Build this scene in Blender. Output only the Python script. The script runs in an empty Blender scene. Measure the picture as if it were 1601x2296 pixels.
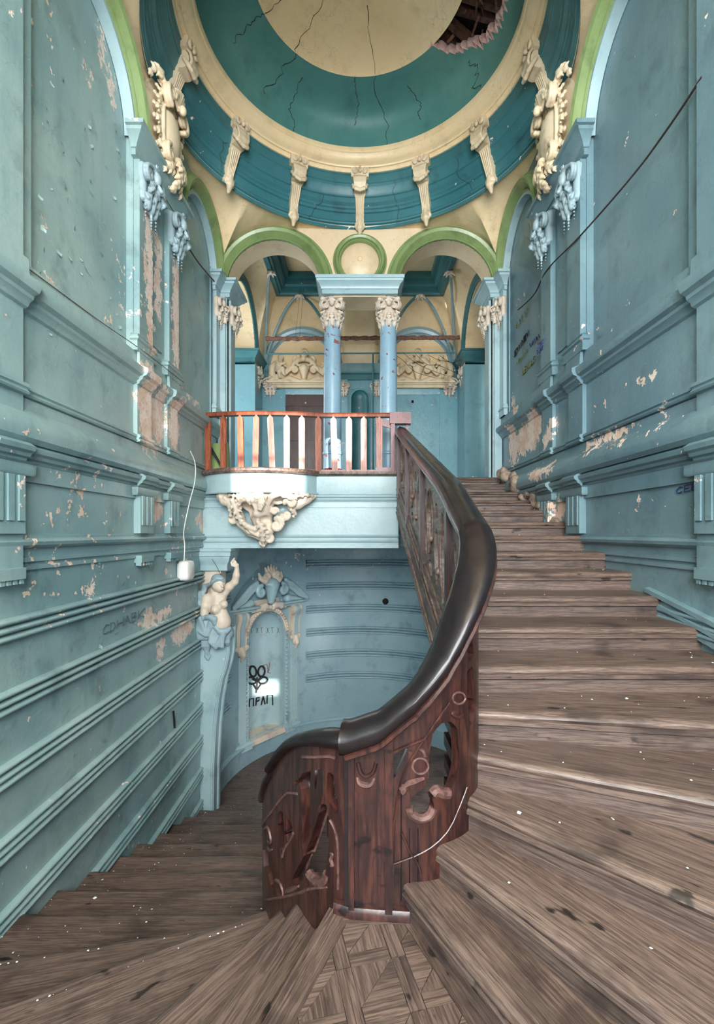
import bpy, bmesh, math, random
import numpy as np
from mathutils import Vector, Matrix
random.seed(7)
rng = np.random.default_rng(11)
PI = math.pi

# ---------------------------------------------------------------- scale: all building is done in half-room-widths, S metres each
S = 2.3
ZO = 1.85                       # the lower hall floor lies near world z = 0
FPX, CX, CY = 1080.0, 807.0, 1195.0
def W3(p): return (p[0]*S, p[1]*S, (p[2]+ZO)*S)

# ---------------------------------------------------------------- camera
sc = bpy.context.scene
cam = bpy.data.cameras.new('camera'); camo = bpy.data.objects.new('camera', cam)
sc.collection.objects.link(camo); sc.camera = camo
camo.location = W3((0, 0, 0)); camo.rotation_euler = (PI/2, 0, 0)
cam.sensor_fit = 'VERTICAL'; cam.sensor_height = 36.0; cam.sensor_width = 36.0
cam.lens = FPX/2296*36
cam.shift_x = -(CX-800.5)/2296; cam.shift_y = (CY-1148.0)/2296
cam.clip_start = 0.02; cam.clip_end = 200
# ---------------------------------------------------------------- world, sun, window light, added fill lamps, exposure
wd = bpy.data.worlds.new('sky'); sc.world = wd; wd.use_nodes = True
wd.node_tree.nodes['Background'].inputs[0].default_value = (0.75, 0.86, 1.0, 1)
wd.node_tree.nodes['Background'].inputs[1].default_value = 1.6
sun = bpy.data.lights.new('sun', 'SUN'); sun.energy = 11.0; sun.angle = math.radians(0.6); sun.color = (1.0, 0.93, 0.84)
suno = bpy.data.objects.new('sun', sun); sc.collection.objects.link(suno)
suno.rotation_euler = Vector((-0.12, 1.0, -0.25)).to_track_quat('-Z', 'Y').to_euler()
def area(name, loc, direction, sx, sy, power, col):
    l = bpy.data.lights.new(name, 'AREA'); l.shape = 'RECTANGLE'; l.size = sx*S; l.size_y = sy*S
    l.energy = power; l.color = col
    o = bpy.data.objects.new(name, l); sc.collection.objects.link(o)
    o.location = W3(loc); o.rotation_euler = Vector(direction).to_track_quat('-Z', 'Y').to_euler()
    return o
area('daylight_main', (0.0, -1.52, 1.25), (0, 1, -0.06), 1.7, 1.5, 800, (0.96, 0.98, 1.0))
area('daylight_low', (0.0, -1.50, 0.10), (0, 0.42, 0.91), 1.6, 0.6, 430, (1.0, 0.97, 0.92))  # added fill lamp, tilted upward to brighten the dome
area('daylight_gallery', (-1.66, 4.3, 1.25), (1, 0, 0.0), 1.1, 1.2, 88, (0.95, 0.98, 1.0))  # added stand-in for daylight; the corridor wall behind has no window
area('daylight_gallery_right', (1.62, 4.45, 1.25), (-1, 0, 0.0), 0.5, 1.0, 40, (1.0, 0.95, 0.88))  # added vestibule fill from the right, no window there
area('daylight_hall', (0.93, 2.85, -1.30), (-0.80, 0.60, -0.40), 0.6, 0.5, 60, (0.96, 0.98, 1.0))  # added fill lamp for the apse, set before a windowless wall
vs = sc.view_settings
vs.view_transform = 'Standard'; vs.look = 'None'; vs.gamma = 1.0; vs.use_curve_mapping = False
vs.exposure = 0.35
cy_ = sc.cycles
cy_.max_bounces = 5; cy_.diffuse_bounces = 4; cy_.glossy_bounces = 2; cy_.transmission_bounces = 2; cy_.transparent_max_bounces = 2
cy_.caustics_reflective = False; cy_.caustics_refractive = False; cy_.use_denoising = True
cy_.use_adaptive_sampling = True; cy_.adaptive_threshold = 0.09; cy_.adaptive_min_samples = 12

# ---------------------------------------------------------------- mesh helpers
def unit(v):
    v = np.asarray(v, float); n = np.linalg.norm(v); return v/n if n > 1e-12 else v
class MB:
    def __init__(s): s.v = []; s.f = []
    def add(s, vs, fs):
        o = len(s.v); s.v += [tuple(map(float, p)) for p in vs]; s.f += [tuple(i+o for i in f) for f in fs]; return s
    def box(s, x0, x1, y0, y1, z0, z1):
        return s.add([(x0,y0,z0),(x1,y0,z0),(x1,y1,z0),(x0,y1,z0),(x0,y0,z1),(x1,y0,z1),(x1,y1,z1),(x0,y1,z1)],
                     [(3,2,1,0),(4,5,6,7),(0,1,5,4),(1,2,6,5),(2,3,7,6),(3,0,4,7)])
    def hexa(s, p):
        return s.add(p, [(3,2,1,0),(4,5,6,7),(0,1,5,4),(1,2,6,5),(2,3,7,6),(3,0,4,7)])
    def prism(s, poly, f0, f1):
        """poly of 2D points; f0 / f1 map a 2D point to the two end caps"""
        n = len(poly); a = [f0(p) for p in poly]; b = [f1(p) for p in poly]
        return s.add(a+b, [tuple(range(n))[::-1], tuple(range(n, 2*n))] + [(i, (i+1) % n, n+(i+1) % n, n+i) for i in range(n)])
    def grid(s, P, cu=False, cv=False):
        nu, nv = len(P), len(P[0]); vs = [p for r in P for p in r]; fs = []
        for i in range(nu if cu else nu-1):
            for j in range(nv if cv else nv-1):
                a = (i % nu)*nv+j; b = ((i+1) % nu)*nv+j; c = ((i+1) % nu)*nv+(j+1) % nv; d = i*nv+(j+1) % nv
                fs.append((a, b, c, d))
        return s.add(vs, fs)
    def lathe(s, prof, c=(0, 0), n=32, a0=0.0, a1=2*PI, caps=False):
        full = abs(a1-a0-2*PI) < 1e-6; m = n if full else n+1
        P = [[(c[0]+r*math.cos(a0+(a1-a0)*i/n), c[1]+r*math.sin(a0+(a1-a0)*i/n), z) for (r, z) in prof] for i in range(m)]
        return s.grid(P, cu=full)
    def tube(s, path, r, n=8, closed=False, caps=True, up=(0, 0, 1)):
        path = [np.asarray(p, float) for p in path]; m = len(path)
        rr = r if hasattr(r, '__len__') else [r]*m
        t0 = unit(path[1]-path[0]); u = np.asarray(up, float)
        if abs(np.dot(t0, u)) > 0.95: u = np.array((1., 0, 0))
        u = unit(u-np.dot(u, t0)*t0); rings = []
        for i in range(m):
            if closed: t = unit(path[(i+1) % m]-path[i-1])
            else: t = unit(path[min(i+1, m-1)]-path[max(i-1, 0)])
            u = unit(u-np.dot(u, t)*t); w = np.cross(t, u)
            rings.append([path[i]+rr[i]*(math.cos(2*PI*k/n)*u+math.sin(2*PI*k/n)*w) for k in range(n)])
        o = len(s.v); s.grid(rings, cu=closed, cv=True)
        if caps and not closed:
            s.f.append(tuple(o+k for k in range(n))[::-1]); s.f.append(tuple(o+(m-1)*n+k for k in range(n)))
        return s
    def sweep(s, prof, path, side, up=(0, 0, 1), closed=False, caps=True):
        """prof: (w, h) points; path: points; side(i) -> unit side vector; h goes along up"""
        up = np.asarray(up, float)
        P = [[np.asarray(path[i], float)+w*np.asarray(side(i), float)+h*up for (w, h) in prof] for i in range(len(path))]
        o = len(s.v); n = len(prof); s.grid(P, cu=closed, cv=True)
        if caps and not closed:
            s.f.append(tuple(o+k for k in range(n))[::-1]); s.f.append(tuple(o+(len(path)-1)*n+k for k in range(n)))
        return s
    def ball(s, c, r, n=10, m=7):
        r = r if hasattr(r, '__len__') else (r, r, r)
        P = [[(c[0]+r[0]*math.sin(PI*j/m)*math.cos(2*PI*i/n), c[1]+r[1]*math.sin(PI*j/m)*math.sin(2*PI*i/n), c[2]+r[2]*math.cos(PI*j/m)) for j in range(m+1)] for i in range(n)]
        return s.grid(P, cu=True)

COL = sc.collection
LOC = {}                                   # root name -> base (a-units)
def me_from(vs, fs, smooth=True, ang=38, local=False):
    me = bpy.data.meshes.new('m')
    k = (lambda p: (p[0]*S, p[1]*S, p[2]*S)) if local else W3
    me.from_pydata([k(p) for p in vs], [], fs); me.validate()
    bm = bmesh.new(); bm.from_mesh(me); bmesh.ops.remove_doubles(bm, verts=bm.verts, dist=1e-5)
    bmesh.ops.recalc_face_normals(bm, faces=bm.faces); bm.to_mesh(me); bm.free()
    if smooth:
        me.polygons.foreach_set('use_smooth', [True]*len(me.polygons)); me.set_sharp_from_angle(angle=math.radians(ang))
    return me
def mk(name, mb, mat, parent=None, smooth=True, ang=38, local=False, label=None, kind=None, cat=None, group=None):
    me = mb if isinstance(mb, bpy.types.Mesh) else me_from(mb.v, mb.f, smooth, ang, local)
    me.name = name
    if mat is not None and not me.materials: me.materials.append(mat)
    o = bpy.data.objects.new(name, me); COL.objects.link(o)
    if parent is not None:
        o.parent = parent
        if not local:
            p = parent; t = Vector((0, 0, 0))
            while p is not None: t += p.location; p = p.parent
            o.location = -t
    tag(o, label, cat, group, kind)
    return o
def tag(o, label=None, cat=None, group=None, kind=None):
    if label: o['label'] = label
    if cat: o['category'] = cat
    if group: o['group'] = group
    if kind: o['kind'] = kind
    return o
def thing(name, label, cat, loc=(0, 0, -ZO), rot=(0, 0, 0), group=None, kind=None, world=True):
    o = bpy.data.objects.new(name, None); COL.objects.link(o); o.empty_display_size = 0.1
    o.location = W3(loc); o.rotation_euler = rot
    return tag(o, label, cat, group, kind)
def dup(o, parent=None, loc=None, rot=None, label=None, scale=None):
    c = o.copy(); COL.objects.link(c)
    if parent is not None: c.parent = parent
    if loc is not None: c.location = W3(loc)
    if rot is not None: c.rotation_euler = rot
    if scale is not None: c.scale = scale
    if label: c['label'] = label
    for ch in list(o.children): dup(ch, c)
    return c

# ---------------------------------------------------------------- signed-distance sculpting (smooth, continuous carved shapes)
class Sculpt:
    def __init__(s, lo, hi, h):
        s.lo = np.asarray(lo, float); s.h = h
        s.n = np.ceil((np.asarray(hi, float)-s.lo)/h).astype(int)+1
        s.ax = [s.lo[i]+h*np.arange(s.n[i]) for i in range(3)]
        s.d = np.full(tuple(s.n), 0.5, np.float32)
    def _sub(s, lo, hi):
        i0 = np.clip(np.floor((np.asarray(lo)-s.lo)/s.h).astype(int), 0, s.n-1); i1 = np.clip(np.ceil((np.asarray(hi)-s.lo)/s.h).astype(int)+1, 1, s.n)
        if np.any(i1 <= i0): return None
        sl = tuple(slice(a, b) for a, b in zip(i0, i1))
        X = s.ax[0][sl[0]].astype(np.float32)[:, None, None]; Y = s.ax[1][sl[1]].astype(np.float32)[None, :, None]; Z = s.ax[2][sl[2]].astype(np.float32)[None, None, :]
        return sl, X, Y, Z
    def _mix(s, sl, d, k, op='u'):
        a = s.d[sl]
        if op == 'u':
            if k <= 0: s.d[sl] = np.minimum(a, d)
            else:
                h = np.maximum(k-np.abs(a-d), 0)/k; s.d[sl] = np.minimum(a, d)-h*h*k*0.25
        else:
            s.d[sl] = np.maximum(a, -d)
    def cap(s, a, b, ra, rb, k=0.006, op='u'):
        a = np.asarray(a, float); b = np.asarray(b, float); m = max(ra, rb)+2*k+3*s.h
        q = s._sub(np.minimum(a, b)-m, np.maximum(a, b)+m)
        if q is None: return s
        sl, X, Y, Z = q; ab = b-a; L = max(float(ab@ab), 1e-12)
        t = np.clip(((X-a[0])*ab[0]+(Y-a[1])*ab[1]+(Z-a[2])*ab[2])/L, 0, 1)
        d = np.sqrt((X-a[0]-t*ab[0])**2+(Y-a[1]-t*ab[1])**2+(Z-a[2]-t*ab[2])**2)-(ra+(rb-ra)*t)
        s._mix(sl, d, k, op); return s
    def path(s, pts, r, k=0.006, op='u'):
        rr = r if hasattr(r, '__len__') else [r]*len(pts)
        if len(rr) == 2 and len(pts) > 2: rr = np.linspace(rr[0], rr[1], len(pts))
        for i in range(len(pts)-1): s.cap(pts[i], pts[i+1], rr[i], rr[i+1], k, op)
        return s
    def ell(s, c, r, k=0.006, rot=None, op='u'):
        c = np.asarray(c, float); r = np.asarray(r if hasattr(r, '__len__') else (r, r, r), float); m = r.max()+2*k+3*s.h
        q = s._sub(c-m, c+m)
        if q is None: return s
        sl, X, Y, Z = q; x = X-c[0]; y = Y-c[1]; z = Z-c[2]
        if rot is not None:
            R = np.array(rot.to_matrix() if hasattr(rot, 'to_matrix') else rot).T
            x, y, z = R[0, 0]*x+R[0, 1]*y+R[0, 2]*z, R[1, 0]*x+R[1, 1]*y+R[1, 2]*z, R[2, 0]*x+R[2, 1]*y+R[2, 2]*z
        k0 = np.sqrt((x/r[0])**2+(y/r[1])**2+(z/r[2])**2); k1 = np.sqrt((x/r[0]**2)**2+(y/r[1]**2)**2+(z/r[2]**2)**2)
        d = k0*(k0-1)/np.maximum(k1, 1e-6); d = np.where(k0 < 1e-3, -r.min(), d)
        s._mix(sl, d, k, op); return s
    def mesh(s):
        d = s.d; ins = d < 0; n = d.shape
        vs = np.zeros((n[0]-1, n[1]-1, n[2]-1, 3)); cnt = np.zeros((n[0]-1, n[1]-1, n[2]-1))
        edges = []
        for ax in range(3):
            for p in (0, 1):
                for q in (0, 1):
                    o = [0, 0, 0]; o2 = [1 if i == ax else 0 for i in range(3)]
                    oth = [i for i in range(3) if i != ax]; o[oth[0]] = p; o[oth[1]] = q; o2[oth[0]] = p; o2[oth[1]] = q
                    A = d[o[0]:n[0]-1+o[0], o[1]:n[1]-1+o[1], o[2]:n[2]-1+o[2]]; B = d[o2[0]:n[0]-1+o2[0], o2[1]:n[1]-1+o2[1], o2[2]:n[2]-1+o2[2]]
                    m = (A < 0) != (B < 0); t = np.where(m, A/np.where(m, A-B, 1), 0)
                    for i in range(3):
                        vs[..., i] += np.where(m, o[i]+(t if i == ax else 0), 0)
                    cnt += m
        act = cnt > 0; idx = -np.ones(act.shape, int); idx[act] = np.arange(act.sum())
        ci = np.argwhere(act); V = (vs[act]/cnt[act][:, None]+ci)*s.h+s.lo
        F = []
        for ax in range(3):
            b, c = [(1, 2), (2, 0), (0, 1)][ax]
            sA = [slice(None)]*3; sB = [slice(None)]*3; sA[ax] = slice(0, n[ax]-1); sB[ax] = slice(1, n[ax])
            ch = ins[tuple(sA)] != ins[tuple(sB)]
            for i in (b, c):
                z = [slice(None)]*3; z[i] = 0; ch[tuple(z)] = False; z[i] = -1; ch[tuple(z)] = False
            E = np.argwhere(ch)
            if len(E) == 0: continue
            def cell(db, dc):
                e = E.copy(); e[:, b] += db; e[:, c] += dc; return idx[e[:, 0], e[:, 1], e[:, 2]]
            q = np.stack([cell(-1, -1), cell(0, -1), cell(0, 0), cell(-1, 0)], 1)
            fl = ins[E[:, 0], E[:, 1], E[:, 2]]; q[~fl] = q[~fl][:, ::-1]
            F.append(q)
        F = np.concatenate(F); F = F[(F >= 0).all(1)]
        return V, F
def leaf(q, pts, r, lobes=4, out=(0, -1, 0), k=.002, spread=1.0):
    """acanthus-like leaf: midrib with paired side lobes that bend back"""
    pts = [np.asarray(p, float) for p in pts]; out = np.asarray(out, float); n = len(pts)
    q.path(pts, [r*.55*(1-.55*i/(n-1)) for i in range(n)], k)
    for i in range(lobes):
        t = (i+.6)/lobes; x = t*(n-1); j = min(int(x), n-2); p = pts[j]+(pts[j+1]-pts[j])*(x-j); d = unit(pts[j+1]-pts[j]); sd = np.cross(d, out); w = r*spread*(1.15-.75*t)
        for s_ in (-1, 1):
            q.path([p, p+sd*s_*w*.6+d*w*.25+out*w*.15, p+sd*s_*w*1.05+d*w*.75-out*w*.10], [r*.34, r*.32, r*.13], k)
def sculpt_mesh(sk, fn=None, local=False):
    V, F = sk.mesh()
    if fn is not None: V = np.array([fn(p) for p in V])
    if local: V = V*S
    else: V = np.stack([V[:, 0]*S, V[:, 1]*S, (V[:, 2]+ZO)*S], 1)
    me = bpy.data.meshes.new('m'); me.from_pydata(V.tolist(), [], F.tolist()); me.validate()
    me.polygons.foreach_set('use_smooth', [True]*len(me.polygons))
    return me
def spiral(c, r0, r1, a0, turns, U=(1, 0, 0), V=(0, 0, 1), n=22, lift=(0, 0, 0)):
    U = np.asarray(U, float); V = np.asarray(V, float); c = np.asarray(c, float); L = np.asarray(lift, float); P = []
    for i in range(n+1):
        t = i/n; a = a0+2*PI*turns*t; r = r0*(r1/r0)**t
        P.append(c+r*(math.cos(a)*U+math.sin(a)*V)+L*t)
    return P
def arc_pts(c, r, a0, a1, n, U=(1, 0, 0), V=(0, 0, 1)):
    U = np.asarray(U, float); V = np.asarray(V, float); c = np.asarray(c, float)
    return [c+r*(math.cos(a0+(a1-a0)*i/n)*U+math.sin(a0+(a1-a0)*i/n)*V) for i in range(n+1)]
def bez(p0, p1, p2, p3, n=10):
    p0, p1, p2, p3 = [np.asarray(p, float) for p in (p0, p1, p2, p3)]
    return [(1-t)**3*p0+3*(1-t)**2*t*p1+3*(1-t)*t*t*p2+t**3*p3 for t in np.linspace(0, 1, n+1)]

# ---------------------------------------------------------------- materials
def srgb(r, g, b):
    f = lambda c: (c/255/12.92) if c/255 <= 0.04045 else ((c/255+0.055)/1.055)**2.4
    return (f(r), f(g), f(b), 1)
class NT:
    def __init__(s, name, rough=0.5, spec=0.5, metal=0.0):
        s.m = bpy.data.materials.new(name); s.m.use_nodes = True; s.t = s.m.node_tree
        s.b = s.t.nodes['Principled BSDF']; s.b.inputs['Roughness'].default_value = rough
        s.b.inputs['Specular IOR Level'].default_value = spec; s.b.inputs['Metallic'].default_value = metal
    def n(s, typ, **kw):
        x = s.t.nodes.new(typ)
        for k, v in kw.items(): setattr(x, k, v)
        return x
    def put(s, sock, v):
        if hasattr(v, 'is_output') or isinstance(v, bpy.types.NodeSocket): s.t.links.new(v, sock)
        else: sock.default_value = v
    def math(s, op, a, b=None, c=None, clamp=False):
        x = s.n('ShaderNodeMath', operation=op, use_clamp=clamp); s.put(x.inputs[0], a)
        if b is not None: s.put(x.inputs[1], b)
        if c is not None: s.put(x.inputs[2], c)
        return x.outputs[0]
    def vmath(s, op, a, b=None):
        x = s.n('ShaderNodeVectorMath', operation=op); s.put(x.inputs[0], a)
        if b is not None: s.put(x.inputs[1], b)
        return x.outputs['Value'] if op in ('LENGTH', 'DOT_PRODUCT', 'DISTANCE') else x.outputs[0]
    def noise(s, vec, scale, detail=4, rough=0.55, dist=0.0, col=False):
        x = s.n('ShaderNodeTexNoise'); s.put(x.inputs['Vector'], vec); x.inputs['Scale'].default_value = scale
        x.inputs['Detail'].default_value = detail; x.inputs['Roughness'].default_value = rough; x.inputs['Distortion'].default_value = dist
        return x.outputs['Color' if col else 'Fac']
    def ramp(s, fac, lo, hi):
        x = s.n('ShaderNodeMapRange', interpolation_type='SMOOTHSTEP'); s.put(x.inputs[0], fac); x.inputs[1].default_value = lo; x.inputs[2].default_value = hi
        return x.outputs[0]
    def mix(s, f, a, b, typ='MIX'):
        x = s.n('ShaderNodeMix', data_type='RGBA', blend_type=typ); s.put(x.inputs[0], f); s.put(x.inputs[6], a); s.put(x.inputs[7], b)
        return x.outputs[2]
    def pos(s): return s.n('ShaderNodeNewGeometry').outputs['Position']
    def bump(s, h, strength=0.3, dist=0.01):
        x = s.n('ShaderNodeBump'); x.inputs['Strength'].default_value = strength; x.inputs['Distance'].default_value = dist
        s.put(x.inputs['Height'], h); s.t.links.new(x.outputs[0], s.b.inputs['Normal'])
def paint(name, c1, c2, dirt=(70, 75, 72), rough=0.42, patches=(), plaster=(238, 218, 206), under=(226, 194, 174), axis=None, speck=0.0, dirt_amt=0.5, crackle=0.25, streak=True):
    T = NT(name, rough); P = T.pos()
    big = T.noise(P, 0.55, 3, 0.6); mid = T.noise(P, 3.2, 4, 0.62); fine = T.noise(P, 26, 2, 0.65)
    col = T.mix(T.ramp(big, 0.32, 0.68), srgb(*c1), srgb(*c2))
    if streak:
        sv = T.vmath('MULTIPLY', P, (5.0, 5.0, 0.55)); st = T.noise(sv, 1.6, 2, 0.6)
        col = T.mix(T.math('MULTIPLY', T.ramp(st, 0.5, 0.78), 0.35*dirt_amt), col, srgb(*dirt))
    col = T.mix(T.math('MULTIPLY', T.ramp(mid, 0.52, 0.75), dirt_amt), col, srgb(*dirt))
    col = T.mix(T.math('MULTIPLY', T.ramp(fine, 0.62, 0.8), 0.35*dirt_amt), col, srgb(*dirt))
    hgt = T.math('ADD', T.math('MULTIPLY', T.noise(P, 4.5, 2, 0.6), 0.5), T.math('MULTIPLY', T.noise(P, 26, 1, 0.6), 0.25))
    if crackle > 0:
        vo = T.n('ShaderNodeTexVoronoi', feature='DISTANCE_TO_EDGE'); vo.inputs['Scale'].default_value = 4.2
        sx = T.n('ShaderNodeVectorMath', operation='SCALE'); T.put(sx.inputs[0], T.noise(P, 4, 2, 0.6, 0, True)); sx.inputs['Scale'].default_value = 0.55
        T.put(vo.inputs['Vector'], T.vmath('ADD', P, sx.outputs[0]))
        ck = T.math('MULTIPLY', T.math('SUBTRACT', 1.0, T.ramp(vo.outputs['Distance'], 0.0, 0.025)), T.ramp(T.noise(P, 1.3, 1), 0.48, 0.62))
        col = T.mix(T.math('MULTIPLY', ck, 0.22), col, srgb(60, 62, 60))
    mask = None
    if patches or speck > 0:
        sx = T.n('ShaderNodeVectorMath', operation='SCALE')
        T.put(sx.inputs[0], T.vmath('SUBTRACT', T.noise(P, 6.5, 4, 0.75, 0, True), (0.5, 0.5, 0.5))); sx.inputs['Scale'].default_value = 0.62
        Pd = T.vmath('ADD', P, sx.outputs[0])
        for (u, z, ru, rz) in patches:
            c = (0, u*S, (z+ZO)*S) if axis == 'y' else (u*S, 0, (z+ZO)*S)
            r = (0, 1/(ru*S), 1/(rz*S)) if axis == 'y' else (1/(ru*S), 0, 1/(rz*S))
            L = T.vmath('LENGTH', T.vmath('MULTIPLY', T.vmath('SUBTRACT', Pd, c), r))
            m = T.math('LESS_THAN', L, 1.0)
            mask = m if mask is None else T.math('MAXIMUM', mask, m)
        if speck > 0:
            m = T.math('GREATER_THAN', T.math('MULTIPLY', T.noise(P, 9, 3, 0.6), T.math('ADD', 0.55, T.math('MULTIPLY', big, 0.9))), 0.80-speck)
            mask = m if mask is None else T.math('MAXIMUM', mask, m)
        pc = T.mix(T.ramp(mid, 0.45, 0.6), srgb(*plaster), srgb(*under))
        pc = T.mix(T.math('MULTIPLY', T.ramp(fine, 0.5, 0.7), 0.4), pc, srgb(150, 128, 118))
        col = T.mix(mask, col, pc)
        if patches: hgt = T.math('SUBTRACT', hgt, T.math('MULTIPLY', mask, 0.7))
        T.put(T.b.inputs['Roughness'], T.math('ADD', rough, T.math('MULTIPLY', mask, 0.45)))
    T.put(T.b.inputs['Base Color'], col)
    T.bump(hgt, 0.55, 0.012)
    return T.m
def wood(name, c1, c2, c3, rough=0.5, obj=True, grain=(1.5, 34, 34), stain=0.55, bump=0.25, spots=True, paintspots=False, coat=0.0):
    T = NT(name, rough)
    if obj:
        tc = T.n('ShaderNodeTexCoord').outputs['Object']; oi = T.n('ShaderNodeObjectInfo')
        off = T.n('ShaderNodeCombineXYZ'); T.put(off.inputs[0], T.math('MULTIPLY', oi.outputs['Random'], 37.0)); T.put(off.inputs[1], T.math('MULTIPLY', oi.outputs['Random'], 11.0))
        P = T.vmath('ADD', tc, off.outputs[0]); rnd = oi.outputs['Random']
    else:
        P = T.pos(); rnd = T.n('ShaderNodeObjectInfo').outputs['Random']
    g = T.vmath('MULTIPLY', P, grain)
    n1 = T.noise(g, 2.0, 4, 0.62, 1.2); n2 = T.noise(g, 9.0, 2, 0.6); big = T.noise(P, 2.6, 4, 0.6); sp = T.noise(T.vmath('MULTIPLY', P, (0.45, 1, 1)), 11.0, 3, 0.55)
    col = T.mix(T.ramp(n1, 0.38, 0.62), srgb(*c1), srgb(*c2))
    col = T.mix(T.math('MULTIPLY', T.ramp(n2, 0.48, 0.7), 0.6), col, srgb(*c3))
    col = T.mix(T.math('MULTIPLY', T.ramp(big, 0.5, 0.72), stain), col, srgb(*c3))
    if spots: col = T.mix(T.math('MULTIPLY', T.ramp(sp, 0.66, 0.72), 0.85), col, srgb(*[c*0.55 for c in c3]))
    br = T.n('ShaderNodeHueSaturation'); T.put(br.inputs['Color'], col); T.put(br.inputs['Value'], T.math('ADD', 0.86, T.math('MULTIPLY', rnd, 0.28))); col = br.outputs[0]
    if paintspots:
        v = T.n('ShaderNodeTexNoise'); T.put(v.inputs['Vector'], P); v.inputs['Scale'].default_value = 21; v.inputs['Detail'].default_value = 2
        col = T.mix(T.math('GREATER_THAN', v.outputs['Fac'], 0.83), col, srgb(225, 225, 220))
    T.put(T.b.inputs['Base Color'], col)
    T.put(T.b.inputs['Roughness'], T.math('ADD', rough-0.1, T.math('MULTIPLY', n1, 0.25)))
    if coat: T.b.inputs['Coat Weight'].default_value = coat; T.b.inputs['Coat Roughness'].default_value = 0.14
    T.bump(T.noise(g, 3.0, 2, 0.6), bump, 0.008)
    return T.m
def plain(name, c, rough=0.5, c2=None, scale=8, bump=0.2, metal=0.0):
    T = NT(name, rough, metal=metal); P = T.pos(); n = T.noise(P, scale, 5, 0.6)
    c2 = c2 or tuple(x*0.75 for x in c)
    T.put(T.b.inputs['Base Color'], T.mix(T.ramp(n, 0.35, 0.7), srgb(*c), srgb(*c2))); T.bump(T.noise(P, scale*5, 4), bump, 0.006)
    return T.m

def lw(x, y): d = CX-x; return (FPX/d, (CY-y)/d)          # a point of the left wall (depth, height) from two readings of the photograph
def rw(x, y): d = x-CX; return (FPX/d, (CY-y)/d)
def patch(f, x, y, rx, ry):
    u, z = f(x, y); d = abs(CX-x); return (u, z, FPX/d*(rx/d), ry/d)
LP = [patch(lw, *q) for q in [(322,560,9,170),(326,700,9,90),(350,640,7,90),(352,560,6,40),(386,690,10,110),(388,780,11,60),(318,840,22,30),(322,925,20,62),(352,930,16,60),(386,950,16,60),
     (330,1000,22,16),(346,1145,20,26),(448,1165,7,16),(455,1185,5,14),(350,1382,36,15),(410,1412,26,20),(362,1452,7,26),(205,1317,9,22),(246,100,7,45),(268,200,6,42),(215,165,4,10),
     (122,508,6,10),(130,628,5,11),(260,722,5,12),(292,690,5,8),(285,600,4,7),(405,560,4,8),(420,880,5,16),(436,905,6,12)]]
RP = [patch(rw, *q) for q in [(1385,978,30,16),(1335,1000,20,12),(1180,985,28,34),(1200,955,18,30),(1152,1000,10,50),(1255,1150,13,34),(1240,965,10,20),(1225,1060,30,14),(1495,930,7,10),(1575,1085,7,13),
     (1582,1140,6,10),(1433,1130,6,10),(1140,900,4,18),(1160,920,8,10),(1310,1290,14,8),(1232,985,6,26),(1300,1265,20,8)]]
M = {}
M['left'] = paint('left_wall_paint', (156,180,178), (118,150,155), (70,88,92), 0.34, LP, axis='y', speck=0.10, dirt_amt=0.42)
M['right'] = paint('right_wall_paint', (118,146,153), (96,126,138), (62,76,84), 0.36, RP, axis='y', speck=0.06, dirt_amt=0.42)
M['blue'] = paint('pale_blue_paint', (170,194,198), (148,178,186), (90,106,112), 0.36, speck=0.03, dirt_amt=0.35, crackle=0.0)
M['sky'] = paint('hall_blue_paint', (146,174,182), (122,154,166), (70,86,94), 0.33, speck=0.06, dirt_amt=0.4)
M['teal'] = paint('teal_paint', (66,122,128), (48,104,112), (30,62,68), 0.42, dirt_amt=0.5, speck=0.02)
M['dome'] = paint('dome_teal_paint', (96,146,138), (72,128,126), (48,92,92), 0.5, dirt_amt=0.4, crackle=0.0)
M['aqua'] = paint('aqua_paint', (122,168,178), (102,152,166), (62,98,108), 0.34, speck=0.05, dirt_amt=0.4)
M['column'] = paint('column_blue_paint', (152,184,202), (134,170,192), (120,110,122), 0.3, speck=0.11, plaster=(120,60,66), under=(150,80,80), dirt_amt=0.3, crackle=0.1)
M['cream'] = paint('cream_plaster', (240,216,176), (230,202,158), (160,126,92), 0.4, dirt_amt=0.3, crackle=0.1)
M['cream2'] = paint('pale_cream_plaster', (230,208,176), (220,196,160), (160,130,100), 0.42, dirt_amt=0.3, crackle=0.12)
M['green'] = paint('moulding_green_paint', (138,158,104), (118,140,88), (66,74,48), 0.34, dirt_amt=0.5, crackle=0.1)
M['stucco'] = paint('white_stucco', (222,208,190), (206,192,176), (118,100,90), 0.5, dirt_amt=0.7, crackle=0.0)
M['stucco2'] = paint('cream_stucco', (226,208,178), (212,192,160), (130,108,84), 0.5, dirt_amt=0.6, crackle=0.0)
M['stuccoblue'] = paint('blue_stucco', (162,182,188), (140,164,174), (74,86,96), 0.45, dirt_amt=0.7, crackle=0.0)
M['tread'] = wood('worn_oak_tread', (120,101,91), (86,70,63), (38,30,29), 0.40, paintspots=True, stain=.7)
M['riser'] = wood('worn_oak_riser', (116,99,90), (84,69,64), (38,31,31), 0.45, stain=.7)
M['dark'] = wood('dark_mahogany', (80,46,38), (46,25,25), (20,12,14), 0.34, obj=False, grain=(10, 10, 1.2), stain=0.75, bump=0.10, paintspots=False, coat=0.15)
M['rail'] = wood('polished_dark_rail', (30,20,23), (22,15,18), (12,9,10), 0.42, obj=False, grain=(4, 4, 4), stain=0.4, bump=0.03, paintspots=False, spots=False, coat=0.55)
M['rail'].node_tree.nodes['Principled BSDF'].inputs['Specular IOR Level'].default_value = 0.22
M['string'] = wood('weathered_string_wood', (128,108,98), (92,74,68), (46,36,36), 0.42, obj=False, grain=(8, 1.2, 8), stain=0.5, bump=0.2)
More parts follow.
